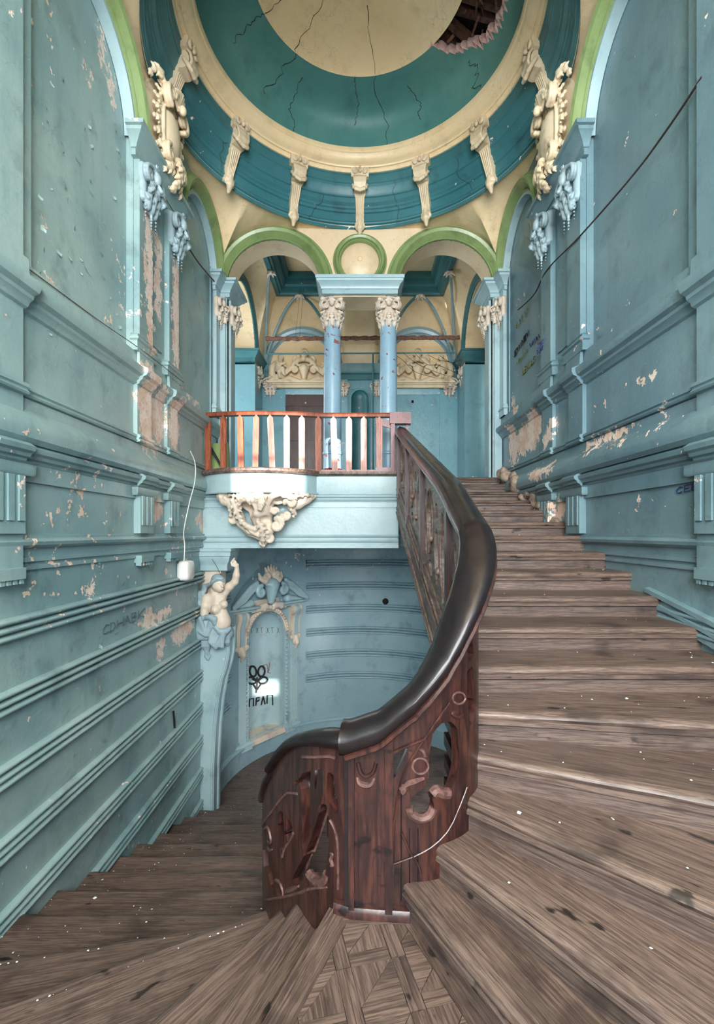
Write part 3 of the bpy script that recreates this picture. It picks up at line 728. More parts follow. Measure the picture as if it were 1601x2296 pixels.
# shallow shell niche in the middle of the vestibule wall
vn = thing('vestibule_niche', 'narrow round-headed teal niche between the two columns', 'niche', (0, 5.0, FL))
q = MB(); P = []
for j in range(25):
    z = FL+.10+(1.40-FL-.10)*min(j/16, 1); k = 1.0 if j <= 16 else math.cos((j-16)/8*PI/2); zz = z if j <= 16 else 1.40+.085*math.sin((j-16)/8*PI/2)
    P.append([(.085*k*math.cos(PI*i/16), 5.02-.02+.05*k*math.sin(PI*i/16), zz) for i in range(17)])
q.grid(P); mk('bowl', q, M['teal'], vn, ang=60)
mk('frame', MB().tube([fv_(-.098, FL+.06, .03)]+[fv_(-.098*math.cos(PI*i/20), 1.40+.098*math.sin(PI*i/20), .03) for i in range(21)]+[fv_(.098, FL+.06, .03)], .011, 8), M['aqua'], vn)
mk('sill', MB().box(-.12, .12, 4.95, 5.05, FL+.06, FL+.10), M['blue'], vn)
# side arches of the vestibule (left and right), with corridor beyond
SA_C, SA_R = 4.24, .43
for sgn in (-1, 1):
    f = (lambda u, z, n=0, s=sgn: (s*(1.02-n), u, z))
    m = arch_face(f, 3.58, 5.05, FL, 2.6, [(SA_C, SA_R, VZ, FL)]); q = arch_face(f, 3.58, 5.05, FL, 2.6, [(SA_C, SA_R, VZ, FL)], n=-.20); m.add(q.v, q.f)
    reveal(m, f, SA_C, SA_R, VZ, VZ, 0, -.20, jambs=False)
    ws = mk('wall_vestibule_%s' % ('left' if sgn < 0 else 'right'), m, M['cream'], kind='structure', ang=30, label='cream arch to the %s side corridor' % ('left' if sgn < 0 else 'right'))
    mk('archivolt', archivolt(f, SA_C, VZ, [(.43,-.002),(.43,.010),(.444,.018),(.452,.012),(.458,.022),(.492,.030),(.505,.016),(.512,.014),(.512,0)]), M['teal'], ws, ang=30)
    mk('pier_facing', fbox(f, SA_C+SA_R, 5.05, FL, VZ-.1, -.202, .004), M['aqua'], ws); mk('pier_facing', fbox(f, 3.58, SA_C-SA_R, FL, VZ-.1, -.202, .004), M['aqua'], ws)
    m2 = MB(); P = []
    for (p, z) in [(.01,1.655),(.01,1.69),(.02,1.70),(.04,1.73),(.045,1.745),(.055,1.748),(.055,1.765)]:
        P.append([f(SA_C+SA_R-.02-p, z, p), f(5.05, z, p), f(5.05, z, -.22-p), f(SA_C+SA_R-.02-p, z, -.22-p)])
    m2.grid(P, cv=True); k = 4*6; m2.f += [(0, 1, 2, 3), (k, k+1, k+2, k+3)]; mk('impost', m2, M['teal'], ws, ang=30)
    cr = mk('wall_corridor_%s' % ('left' if sgn < 0 else 'right'), MB().box(min(sgn*1.72, sgn*1.78), max(sgn*1.72, sgn*1.78), 3.3, 5.1, FL, 2.6), M['sky'] if sgn < 0 else M['teal'], kind='structure', label='%s corridor wall beyond the side arch' % ('left' if sgn < 0 else 'right'))
    fc = (lambda u, z, n=0, s=sgn: (s*(1.72-n), u, z))
    mk('corridor_moulding', strip(fc, [(0,1.50),(.03,1.51),(.05,1.56),(0,1.58)], 3.4, 5.05), M['sky'], cr)
    mk('wall_corridor_front_%s' % ('left' if sgn < 0 else 'right'), MB().box(min(sgn*1.02, sgn*1.78), max(sgn*1.02, sgn*1.78), 3.3, 3.36, FL, 2.6), M['sky'], kind='structure', label='short %s corridor end wall' % ('left' if sgn < 0 else 'right'))
# vaulted ceiling with a deep rectangular coffer and ribs
d_R = .425
CXH, CY0, CY1, CZ = .80, 3.72, 4.71, 2.335
m = MB()
def zb_v(u): 
    d = abs(abs(u)-ARC); return VZ+.40 if d > d_R and abs(u) < ARC else (VZ+math.sqrt(max(d_R**2-d*d, 0)) if d < d_R else VZ)
us = np.linspace(-1.02, 1.02, 69)
def zmid(u):
    a = abs(u); d = abs(a-ARC)
    return VZ+math.sqrt(max(d_R**2-d*d, 0)) if d < d_R else (VZ+.02)
for (yw, yc) in ((5.05, CY1), (3.58, CY0)):
    P = []
    for u in us:
        z0 = zmid(u); row = []
        for j in range(13):
            t = j/12; x = u+(u*CXH/1.02-u)*t; y = yw+(yc-yw)*t; row.append((x, y, z0+(CZ-z0)*math.sin(t*PI/2)**.9))
        P.append(row)
    m.grid(P)
for sgn in (-1, 1):
    P = []
    for i in range(49):
        y = 3.58+(5.05-3.58)*i/48; d = abs(y-SA_C); z0 = VZ+math.sqrt(max(.50**2-d*d, 0)) if d < .50 else VZ
        yc = CY0+(CY1-CY0)*i/48; row = []
        for j in range(13):
            t = j/12; row.append((sgn*(1.02+(CXH-1.02)*t), y+(yc-y)*t, z0+(CZ-z0)*math.sin(t*PI/2)**.9))
        P.append(row)
    m.grid(P)
vc = mk('ceiling_vestibule', m, M['cream'], kind='structure', ang=50, label='cream groin vault of the vestibule with a dark teal coffer')
CO = [(0,2.335),(-.02,2.322),(.02,2.318),(.03,2.335),(.045,2.338),(.045,2.37),(.07,2.375),(.085,2.39),(.085,2.44),(.12,2.445),(.12,2.50)]
P = []
for (p, z) in CO: P.append([(-CXH+p, CY0+p, z), (CXH-p, CY0+p, z), (CXH-p, CY1-p, z), (-CXH+p, CY1-p, z)])
mk('coffer', MB().grid(P, cv=True), M['teal'], vc, ang=30)
mk('coffer_panel', MB().add([(-CXH+.1, CY0+.1, 2.497), (CXH-.1, CY0+.1, 2.497), (CXH-.1, CY1-.1, 2.497), (-CXH+.1, CY1-.1, 2.497)], [(0, 1, 2, 3)]), M['cream'], vc)
def rib(a, b, sag=.10):
    a = np.asarray(a, float); b = np.asarray(b, float); P = []
    for i in range(19):
        t = i/18; p = a+(b-a)*t; p[2] = a[2]+(b[2]-a[2])*(1-math.cos(t*PI/2)**1.0) if False else b[2]+(a[2]-b[2])*math.sin((1-t)*PI/2)**.9
        P.append(p-(0, 0.006, .008))
    return P
for sgn in (-1, 1):
    for top in ((sgn*.59, CY1, CZ-.005), (sgn*CXH, 4.28, CZ-.005)):
        mk('vault_rib', MB().tube(rib(top, (sgn*.985, 5.00, VZ+.03)), .013, 7), M['sky'], vc)
        if abs(top[0]) < .7: mk('vault_rib', MB().tube(rib(top, (sgn*.20, 5.00, VZ+.03)), .013, 7), M['teal'], vc)
    for (x, y) in ((sgn*.59, CY1-.01), (sgn*(CXH-.005), 4.28)):
        q = Sculpt((x-.07, y-.07, CZ-.11), (x+.07, y+.07, CZ+.03), .006)
        for k in range(6):
            a = 2*PI*k/6; q.path([(x, y-.01, CZ-.02), (x+.03*math.cos(a), y+.02*math.sin(a)-.01, CZ-.03), (x+.05*math.cos(a), y+.03*math.sin(a)-.01, CZ-.055)], [.012, .012, .006])
        q.ell((x, y-.015, CZ-.03), .02)
        mk('boss', sculpt_mesh(q), M['stucco'], vc)
mk('ceiling_corridor', MB().box(-1.78, 1.78, 3.58, 5.1, 2.60, 2.66), M['cream'], kind='structure', label='corridor ceiling above the vestibule vault')
# dark red door on the right corridor, brown door on the left, blue door on the right
d1 = tag(bpy.data.objects.new('door_1', None), 'tall dark oxblood door in the right side arch', None, None, 'structure'); COL.objects.link(d1); d1.location = W3((1.2, 4.3, FL))
mk('door_leaf', MB().box(1.215, 1.235, 3.83, 4.62, FL, 1.78), M['oxblood'], d1); mk('door_jamb', MB().box(1.19, 1.24, 3.80, 3.86, FL, 1.80), M['oxblood'], d1)
mk('door_head', MB().box(1.24, 1.7, 3.60, 4.9, 1.62, 1.70), M['void'], d1)  # near-black slab standing for the dark void above the door
for k in range(2): mk('door_panel', MB().box(1.205, 1.218, 3.93, 4.52, FL+.12+.62*k, FL+.62+.62*k), M['oxblood'], d1)
def door(n, cx, w, h, mat, label, panels=True):
    d = tag(bpy.data.objects.new('door_%d' % n, None), label, None, None, 'structure'); COL.objects.link(d); d.location = W3((cx, 5.03, FL))
    mk('door_leaf', fbox(fv_, cx-w/2, cx+w/2, FL, FL+h, .002, .012), mat, d)
    for s_ in (-1, 1):
        mk('door_jamb', fbox(fv_, cx+s_*(w/2+.03)-.03, cx+s_*(w/2+.03)+.03, FL, FL+h+.05, 0, .035), M['aqua'], d)
    mk('door_lintel', stack(fv_, cx-w/2-.06, cx+w/2+.06, [(.02, FL+h), (.03, FL+h+.05), (.03, FL+h+.07)]), M['aqua'], d)
    if panels:
        for s_ in (-1, 1):
            for k in range(2): mk('door_panel', fbox(fv_, cx+s_*w*.23-w*.17, cx+s_*w*.23+w*.17, FL+.08+.50*k, FL+.50+.46*k, .012, .020), mat, d)
        mk('door_board', fbox(fv_, cx-w/2, cx+w/2, FL+h-.12, FL+h-.04, .012, .024), mat, d)
        mk('coat_hook', MB().ball((cx, 5.02, FL+h-.09), .010), M['stucco'], d)
    else:
        mk('peephole', MB().lathe([(.0005, FL+h-.085), (.012, FL+h-.085), (.012, FL+h-.06), (.0005, FL+h-.06)], (cx-.05, 5.035), 12), M['void'], d)
    return d
door(2, -.565, .42, 1.06, M['door'], 'dark brown panelled door under the left pediment')
door(3, .60, .50, 1.06, M['aqua'], 'flush aqua painted door under the right pediment', False)

# ================================================================ THE STAIRS
ZR = lambda k: .385-.0662*k
ZL = lambda j: -.740-.0736*j
NY_ = [3.365, 3.17, 2.965, 2.750, 2.552, 2.355, 2.157, 1.967, 1.788, 1.605, 1.42, 1.246]
R_IN = {k: (.262, NY_[k]) for k in range(12)}; R_OUT = {k: (1.0, NY_[k]) for k in range(12)}
R_IN.update({12: (.262, 1.126), 13: (.247, 1.050), 14: (.2205, 1.0), 15: (.159, .952), 16: (.097, .937)})
R_OUT.update({12: (1.0, 1.016), 13: (1.0, .714), 14: (1.0, .242), 15: (1.0, -.256), 16: (1.0, -.86)})
L_IN = {0: (-.050, .957), 1: (-.125, 1.072), 2: (-.178, 1.130), 3: (-.236, 1.222), 4: (-.258, 1.283)}
L_OUT = {0: (-1.0, -1.50), 1: (-1.0, -1.02), 2: (-1.0, .017), 3: (-1.0, .83), 4: (-1.0, 1.13)}
for j in range(5, 15): L_IN[j] = (-.262, 1.392+.1935*(j-5)); L_OUT[j] = (-1.0, 1.392+.1935*(j-5))

def oriented(name, mb, mat, parent, A, B, smooth=True, ang=40):
    """mesh whose own x axis runs from A to B, so that the grain follows the board"""
    d = math.atan2(B[1]-A[1], B[0]-A[0]); c, s_ = math.cos(-d), math.sin(-d); o = (A[0], A[1], 0)
    vs = [((x-o[0])*c-(y-o[1])*s_, (x-o[0])*s_+(y-o[1])*c, z) for (x, y, z) in mb.v]
    me = me_from([(x, y, z) for x, y, z in vs], mb.f, smooth, ang, local=True); me.name = name; me.materials.append(mat)
    ob = bpy.data.objects.new(name, me); COL.objects.link(ob); ob.parent = parent
    ob.rotation_euler = (0, 0, d); ob.location = Vector(W3(o))-parent.location
    return ob
def board(A, B, back, z, th=.022, nose=.016, front_n=14, wear=.0022):
    """tread: worn rounded front edge from A to B; back = list of (x, y) closing the outline from B to A"""
    A = np.array(A); B = np.array(B); d = unit(B-A); nrm = np.array((-d[1], d[0]))
    cen = np.mean([A, B]+[np.array(p) for p in back], axis=0)
    if np.dot(nrm, cen-A) > 0: nrm = -nrm
    prof = [(0.0, 0.0), (nose*.55, -.0012), (nose*.88, -.006), (nose, -.011), (nose*.88, -.017), (nose*.5, -th), (0.0, -th)]
    m = MB(); P = []
    for i in range(front_n+1):
        t = i/front_n; q = A+(B-A)*t; w = wear*random.uniform(-1, 1); P.append([(q[0]+nrm[0]*(o+w*(o > 0)), q[1]+nrm[1]*(o+w*(o > 0)), z+h-.0012*abs(random.gauss(0, 1))*(o > 0)) for (o, h) in prof])
    m.grid(P)
    n = len(m.v); top = [tuple(A), tuple(B)]+[tuple(p) for p in back]
    m.prism(top, lambda p: (p[0], p[1], z-th), lambda p: (p[0], p[1], z))
    return m
def clip_back(IN, OUT, k_hi, ov=.015):
    a = np.array(IN[k_hi]); b = np.array(OUT[k_hi]); return [tuple(b), tuple(a)]
def riser_mb(A, B, z0, z1, off=.006, th=.010):
    A = np.array(A); B = np.array(B); d = unit(B-A); n = np.array((-d[1], d[0])); m = MB()
    m.hexa([(*(A-n*th), z0), (*(B-n*th), z0), (*(B+n*th), z0), (*(A+n*th), z0), (*(A-n*th), z1), (*(B-n*th), z1), (*(B+n*th), z1), (*(A+n*th), z1)])
    return m
st_up = thing('upper_stair_flight', 'worn brown wooden stair flight curving up to the gallery on the right', 'stairs', (.63, 2.0, LAND))
for k in range(1, 17):
    A, B = R_IN[k], R_OUT[k]
    oriented('tread', board(A, B, [R_OUT[k-1], R_IN[k-1]], ZR(k)), M['tread'], st_up, A, B)
for k in range(0, 17):
    A, B = R_IN[k], R_OUT[k]
    z0 = ZR(k+1) if k < 16 else LAND
    oriented('riser', riser_mb(A, B, z0-.005, ZR(k)-.004), M['riser'], st_up, A, B)
    d = unit(np.array(B)-np.array(A)); nn = np.array((-d[1], d[0])); cen = np.array((.6, -3.0))
    if np.dot(nn, cen-np.array(A)) < 0: nn = -nn
    oriented('cove_strip', MB().tube([(*(np.array(A)+nn*.012), ZR(k)-.026), (*(np.array(B)+nn*.012), ZR(k)-.026)], .007, 6), M['riser'], st_up, A, B)
oriented('top_board', board(R_IN[0], R_OUT[0], [(1.0, 3.62), (.262, 3.62)], ZR(0)+.003), M['tread'], st_up, R_IN[0], R_OUT[0])
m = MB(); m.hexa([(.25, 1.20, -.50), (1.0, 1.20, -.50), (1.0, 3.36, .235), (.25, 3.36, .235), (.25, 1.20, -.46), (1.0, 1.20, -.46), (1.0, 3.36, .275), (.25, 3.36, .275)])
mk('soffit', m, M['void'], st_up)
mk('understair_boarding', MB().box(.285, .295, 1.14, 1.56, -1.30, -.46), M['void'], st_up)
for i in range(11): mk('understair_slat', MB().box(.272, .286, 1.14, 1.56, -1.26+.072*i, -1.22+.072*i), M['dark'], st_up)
st_dn = thing('lower_stair_flight', 'worn brown wooden stair flight turning down to the left along the wall', 'stairs', (-.63, 2.0, LOW))
for j in range(1, 15):
    A, B = L_IN[j], L_OUT[j]
    oriented('tread', board(A, B, [L_OUT[j-1], L_IN[j-1]], ZL(j)), M['tread'], st_dn, A, B)
for j in range(0, 15):
    A, B = L_IN[j], L_OUT[j]
    oriented('riser', riser_mb(A, B, ZL(j+1)-.005, ZL(j)-.004), M['riser'], st_dn, A, B)
# landing with its parquet
WEDGE = [(-.050, .957), (-.02, .940), (.097, .930), (1.0, -.86), (1.0, -1.6), (-1.0, -1.6), (-1.0, -1.50)]
m = MB(); m.prism(WEDGE, lambda p: (p[0], p[1], LAND-.05), lambda p: (p[0], p[1], LAND-.004))
land = mk('floor_landing', m, M['riser'], kind='structure', label='parquet half landing under the newel')
def clip_poly(poly, A, B):
    """keep the part of poly on the left of A->B"""
    out = []; s_ = lambda p: (B[0]-A[0])*(p[1]-A[1])-(B[1]-A[1])*(p[0]-A[0])
    for i in range(len(poly)):
        p, q = poly[i], poly[(i+1) % len(poly)]; a, b = s_(p), s_(q)
        if a >= 0: out.append(p)
        if a*b < 0: t = a/(a-b); out.append((p[0]+t*(q[0]-p[0]), p[1]+t*(q[1]-p[1])))
    return out
FIELD = [(-.0265, .912), (-.52, -.35), (.62, -.35), (.0850, .912)]     # counter-clockwise
def plank(poly, name, ori, z=LAND, th=.004):
    for i in range(4): poly = clip_poly(poly, FIELD[i], FIELD[(i+1) % 4])
    if len(poly) < 3: return
    c = np.mean(poly, axis=0); poly = [tuple(c+(np.array(p)-c)*(1-.0012/max(np.linalg.norm(np.array(p)-c), .004))) for p in poly]
    m = MB(); dz = random.uniform(-.0006, .0006); m.prism(poly, lambda p: (p[0], p[1], z-th), lambda p: (p[0], p[1], z+dz))
    oriented(name, m, M['tread'], land, (c[0], c[1]), (c[0]+math.cos(ori), c[1]+math.sin(ori)), smooth=False)
ang0 = math.radians(14); ux = np.array((math.cos(ang0), math.sin(ang0))); uy = np.array((-ux[1], ux[0])); O = np.array((-.040, .815)); pit = .098; sw = .0125
for i in range(-3, 5):
    for j in range(-5, 2):
        o = O+ux*pit*i+uy*pit*j
        R = lambda a, b, c, d: [tuple(o+ux*a+uy*c), tuple(o+ux*b+uy*c), tuple(o+ux*b+uy*d), tuple(o+ux*a+uy*d)]
        g = 2*sw; diag = (i+j) % 2
        sq = R(g, pit, g, pit)
        plank([sq[0], sq[1], sq[2]], 'parquet_block', ang0+(0 if diag else PI/2)); plank([sq[0], sq[2], sq[3]], 'parquet_block', ang0+(PI/2 if diag else 0))
        for q in range(2):
            plank(R(q*sw, (q+1)*sw, 0, pit), 'parquet_strip', ang0+PI/2); plank(R(g, pit, q*sw, (q+1)*sw), 'parquet_strip', ang0)
for (a, b, c, d) in [((-.050, .957), (-.60, -.35), (-.52, -.35), (-.0265, .912)), ((-.0265, .912), (.085, .912), (.097, .934), (-.045, .950)), ((.085, .912), (.62, -.35), (.66, -.35), (.099, .930))]:
    m = MB(); m.prism([a, b, c, d], lambda p: (p[0], p[1], LAND-.02), lambda p: (p[0], p[1], LAND)); oriented('border_board', m, M['tread'], land, a, b, smooth=False)
m = MB(); m.sweep([(-.004, 0), (.014, 0), (.014, .010), (.008, .018), (-.004, .020)], [(-.052, .950, LAND), (-.02, .936, LAND), (.04, .930, LAND), (.095, .926, LAND)], lambda i: (0, -1, 0))
mk('newel_skirting', m, M['dark'], land)
# skirting following the winders on the right wall
SK = [(1.66, -.186), (1.36, -.240), (1.10, -.300), (.70, -.405), (.24, -.52)]
def sk_strip(h0, h1, n):
    m = MB(); m.grid([[(1-n*k, y, z+h) for (k, h) in ((0, h0), (1, h0-.003), (1, h1+.003), (0, h1))] for (y, z) in SK]); return m
bb = mk('baseboard_right', sk_strip(-.012, -.080, .008), M['right'], kind='structure', label='worn moulded skirting above the lower steps on the right wall')
for (h0, h1, n) in ((0, -.020, .020), (-.034, -.052, .020), (-.060, -.084, .015)): mk('skirting_moulding', sk_strip(h0, h1, n), M['right'], bb)
# plaster broken away beside the top steps
q = Sculpt((.86, 2.25, -.12), (1.03, 3.45, .56), .008)
for i in range(70):
    t = random.random(); y = 2.40+.98*t; z = float(np.interp(y, [2.35, 2.75, 3.17, 3.4], [.02, .16, .33, .41]))+random.uniform(-.02, .055); r = random.uniform(.012, .030)
    q.ell((.985+random.uniform(-.012, .02), y, z), (r*random.uniform(.5, 1.0), r*random.uniform(.8, 1.7), r*random.uniform(.7, 1.3)), .005, Matrix.Rotation(random.uniform(-.6, .6), 3, 'X'))
for i in range(16):
    y = random.uniform(2.95, 3.36); r = random.uniform(.02, .045); q.ell((.975+random.uniform(-.02, .02), y, float(np.interp(y, [2.9, 3.4], [.24, .42]))+random.uniform(0, .05)), (r*.8, r*1.3, r), .006)
mk('broken_plaster', sculpt_mesh(q), M['rubble'], wall_right)

# ================================================================ BALUSTRADES
class Plan:
    def __init__(s, pts, sign=1.0):
        s.sign = sign; s.p = np.array(pts, float); s.s = np.concatenate([[0], np.cumsum(np.linalg.norm(np.diff(s.p, axis=0), axis=1))])
    def at(s, t): return np.array((np.interp(t, s.s, s.p[:, 0]), np.interp(t, s.s, s.p[:, 1])))
    def dir(s, t): return unit(s.at(t+.004)-s.at(t-.004))
    def nrm(s, t): d = s.dir(t); return s.sign*np.array((d[1], -d[0]))
    def of_px(s, x, smax):
        t = (x-CX)/FPX; ss = np.linspace(0, smax, 600); v = np.array([s.at(q) for q in ss]); r = v[:, 0]/v[:, 1]-t
        i = int(np.argmin(np.abs(r))); k = np.where(np.sign(r[:-1]) != np.sign(r[1:]))[0]
        return ss[k[0]] if len(k) else ss[i]
def smooth_curve(pts, n=120):
    pts = [np.array(p, float) for p in pts]; out = []
    for i in range(len(pts)-1):
        p = [pts[max(i-1, 0)], pts[i], pts[i+1], pts[min(i+2, len(pts)-1)]]
        for w in np.linspace(0, 1, n//(len(pts)-1)+1)[:-1]:
            out.append(.5*(2*p[1]+(p[2]-p[0])*w+(2*p[0]-5*p[1]+4*p[2]-p[3])*w*w+(3*p[1]-p[0]-3*p[2]+p[3])*w**3))
    out.append(pts[-1]); return out
UPL = Plan([(-.022, .952), (.04, .944), (.10, .940)]+[(.10+.155*math.sin(math.radians(a)), 1.095-.155*math.cos(math.radians(a))) for a in range(6, 91, 6)]+[(.256, 1.3), (.25, 3.07)])
DNL = Plan([tuple(p) for p in smooth_curve([(-.024, .952), (-.05, .962), (-.09, 1.0), (-.135, 1.07), (-.185, 1.15), (-.232, 1.235), (-.262, 1.34)])]+[(-.265, 2.0), (-.265, 3.3)], -1.0)
S_ARC = float(UPL.s[2]+.155*PI/2)
def sy(plan, y):
    ss = np.linspace(0, plan.s[-1], 900); v = [plan.at(q)[1] for q in ss]; st = int(np.argmin(np.abs(ss-.3))); 
    i = st+int(np.argmin(np.abs(np.array(v[st:])-y))); return ss[i]
UR = [(0, -.395), (.06, -.372), (.122, -.318), (.17, -.252), (.22, -.165), (.27, -.092), (.32, -.040), (S_ARC, .0), (sy(UPL, 1.22), .052), (sy(UPL, 1.4), .133), (UPL.s[-1], .655)]
urail = lambda s_: float(np.interp(s_, [a for a, b in UR], [b for a, b in UR]))
UB = [(0, LAND), (.122, LAND), (.17, -.73), (.22, -.70), (.28, -.66), (S_ARC, -.60), (sy(UPL, 1.25), -.51), (UPL.s[-1], .135)]
ubase = lambda s_: float(np.interp(s_, [a for a, b in UB], [b for a, b in UB]))
DR = [(0, -.402), (.05, -.410), (.10, -.428), (.16, -.455), (.20, -.480), (.25, -.52), (.33, -.60), (.42, -.70), (sy(DNL, 1.6), -.82), (DNL.s[-1], -1.47)]
drail = lambda s_: float(np.interp(s_, [a for a, b in DR], [b for a, b in DR]))
DB = [(0, LAND), (.05, -.78), (.15, -.90), (.25, -1.02), (.36, -1.13), (sy(DNL, 1.392), -1.20), (DNL.s[-1], -1.84)]
dbase = lambda s_: float(np.interp(s_, [a for a, b in DB], [b for a, b in DB]))
def sd_poly(x, y, poly):
    d = np.full(x.shape, 1e9); sgn = np.ones(x.shape); n = len(poly)
    for i in range(n):
        (ax, ay), (bx, by) = poly[i], poly[i-1]; ex, ey = bx-ax, by-ay; wx, wy = x-ax, y-ay
        t = np.clip((wx*ex+wy*ey)/max(ex*ex+ey*ey, 1e-12), 0, 1); d = np.minimum(d, (wx-ex*t)**2+(wy-ey*t)**2)
        c1 = y >= ay; c2 = y < by; c3 = ex*wy > ey*wx; fl = (c1 & c2 & c3) | (~c1 & ~c2 & ~c3); sgn = np.where(fl, -sgn, sgn)
    return sgn*np.sqrt(d)
def pierced(plan, s0, s1, lo, hi, holes, step, th, off=0.0, front=1.0):
    """board following the plan curve between heights lo(s) and hi(s), sawn through by holes; holes are polygons / circles in (s, z)"""
    ns = max(int((s1-s0)/step), 2); ss = np.linspace(s0, s1, ns+1); L = np.array([lo(q) for q in ss]); H = np.array([hi(q) for q in ss])
    nt = max(int(np.max(H-L)/step), 2); tt = np.linspace(0, 1, nt+1)
    X = np.repeat(ss[:, None], nt+1, 1); Z = L[:, None]+(H-L)[:, None]*tt[None, :]
    def field(x, z):
        D = np.full(x.shape, 1.0)
        for h in holes:
            if isinstance(h[0], str):
                D = np.minimum(D, np.sqrt(((x-h[1])/h[3])**2+((z-h[2])/h[4])**2)*min(h[3], h[4])-min(h[3], h[4]))
            else: D = np.minimum(D, sd_poly(x, z, h))
        return D
    D = field(X, Z); C = (D[:-1, :-1]+D[1:, :-1]+D[1:, 1:]+D[:-1, 1:])/4; keep = C > 0
    e = 1e-4; gx = (field(X+e, Z)-D)/e; gz = (field(X, Z+e)-D)/e; g2 = np.maximum(gx*gx+gz*gz, .05)
    kp = np.zeros((ns+3, nt+3), bool); kp[1:-1, 1:-1] = False
    cnt = np.zeros((ns+1, nt+1)); tot = np.zeros((ns+1, nt+1))
    for (a, b) in ((0, 0), (1, 0), (0, 1), (1, 1)):
        cnt[a:ns+a, b:nt+b] += keep; tot[a:ns+a, b:nt+b] += 1
    bnd = (cnt > 0) & (cnt < tot) & (np.abs(D) < step*1.3)
    inner = np.ones_like(bnd); 
    X = np.where(bnd, np.clip(X-D*gx/g2, s0, s1), X); Z = np.where(bnd, Z-D*gz/g2, Z)
    m = MB(); idx = np.arange((ns+1)*(nt+1)).reshape(ns+1, nt+1); n1 = (ns+1)*(nt+1)
    F, Bk = [], []
    for i in range(ns+1):
        for j in range(nt+1):
            p = plan.at(X[i, j]); q = plan.nrm(X[i, j]); a = p+q*(off+th/2); b = p+q*(off-th/2); F.append((a[0], a[1], Z[i, j])); Bk.append((b[0], b[1], Z[i, j]))
    m.v = F+Bk
    for i in range(ns):
        for j in range(nt):
            if not keep[i, j]: continue
            a, b, c, d = idx[i, j], idx[i+1, j], idx[i+1, j+1], idx[i, j+1]
            m.f.append((a, b, c, d)); m.f.append((a+n1, d+n1, c+n1, b+n1))
            for (di, dj, u, v) in ((0, -1, a, b), (1, 0, b, c), (0, 1, c, d), (-1, 0, d, a)):
                ii, jj = i+di, j+dj
                if ii < 0 or jj < 0 or ii >= ns or jj >= nt or not keep[ii, jj]: m.f.append((u, u+n1, v+n1, v))
    used = sorted({k for f in m.f for k in f}); mp = {k: i for i, k in enumerate(used)}
    m.v = [m.v[k] for k in used]; m.f = [tuple(mp[k] for k in f) for f in m.f]
    return m
def onplan(plan, s_, z, out): p = plan.at(s_)+plan.nrm(s_)*out; return (p[0], p[1], z)
def pxs(plan, pts, smax):
    out = []
    for (x, y) in pts:
        s_ = plan.of_px(x, smax); p = plan.at(s_); out.append((s_, (CY-y)/FPX*p[1]))
    return out
def ridge(plan, pts, r, out, smax, parent, mat, closed=False, taper=False):
    q = pxs(plan, pts, smax); P = [onplan(plan, a, b, out) for a, b in smooth_curve(q, 8*len(q))] if not closed else [onplan(plan, a, b, out) for a, b in q]
    rr = [r*(.45+.55*math.sin(PI*i/(len(P)-1))) for i in range(len(P))] if taper else r
    mk('carved_line', MB().tube(P, rr, 6, closed=closed), mat, parent)
TH_ = .020
# ---- upper balustrade
ub = thing('upper_balustrade', 'carved dark balustrade with a broad polished handrail sweeping up to the gallery', 'balustrade', (.05, .95, LAND))
newel_s = UPL.of_px(884, S_ARC)
up_holes_px = [[(880,1690),(908,1672),(915,1673),(898,1712),(884,1742),(880,1735)],
               [(966,1640),(984,1616),(1004,1614),(1018,1630),(1022,1700),(1018,1728),(1004,1770),(990,1778),(974,1770),(964,1784),(970,1800),(962,1824),(942,1832),(924,1824),(917,1806),(922,1784),(936,1768),(950,1760),(958,1735),(958,1690)],
               [(1036,1440),(1048,1428),(1052,1470),(1042,1480)], [(1038,1500),(1050,1492),(1054,1600),(1046,1640),(1038,1560)]]
holes = [pxs(UPL, h, S_ARC) for h in up_holes_px]
mk('newel_panel', pierced(UPL, newel_s, S_ARC+.02, lambda s_: ubase(s_)-.0, lambda s_: urail(s_)+.005, holes, .0065, TH_), M['dark'], ub, ang=32)
nw = mk('newel_board', pierced(UPL, 0.002, newel_s-.002, lambda s_: LAND, lambda s_: urail(s_)+.005, [], .012, TH_+.006, .004), M['dark'], ub)
q = pxs(UPL, [(792,2030), (868,2030)], S_ARC)
for (xa, xb, o) in ((786,798,.020), (798,806,.013), (856,864,.013), (864,880,.020)):
    sa, sb = UPL.of_px(xa, S_ARC), UPL.of_px(xb, S_ARC)
    mk('newel_fillet', pierced(UPL, sa, sb, lambda s_: LAND+.012, lambda s_: -.50 if o < .02 else urail(s_)-.02, [], .012, .012, o), M['dark'], nw)
ridge(UPL, [(804,1732),(808,1744),(820,1750),(834,1748),(842,1734)], .006, .018, S_ARC, nw, M['carve'], taper=True)
ridge(UPL, [(806,1700),(812,1722),(824,1730),(838,1722),(846,1700)], .004, .018, S_ARC, nw, M['dark'])
for (pts, r) in [([(1000,1572),(975,1610),(950,1650),(925,1690),(905,1730),(892,1780),(884,1830)], .0024), ([(1036,1760),(1022,1800),(1000,1850),(970,1885),(930,1910),(884,1928)], .0018),
                 ([(884,1680),(920,1664),(950,1650)], .003), ([(900,1768),(912,1752),(930,1744),(948,1738)], .0055), ([(902,1772),(908,1764),(904,1756),(898,1762)], .005), ([(902,1860),(918,1900),(936,1930),(940,1950)], .0022),
                 ([(884,1830),(882,1880),(882,1925)], .003), ([(950,1690),(946,1680),(938,1672)], .004)]:
    ridge(UPL, pts, r, .012, S_ARC, ub, M['carve'] if r > .003 else M['dark'], taper=r > .005)
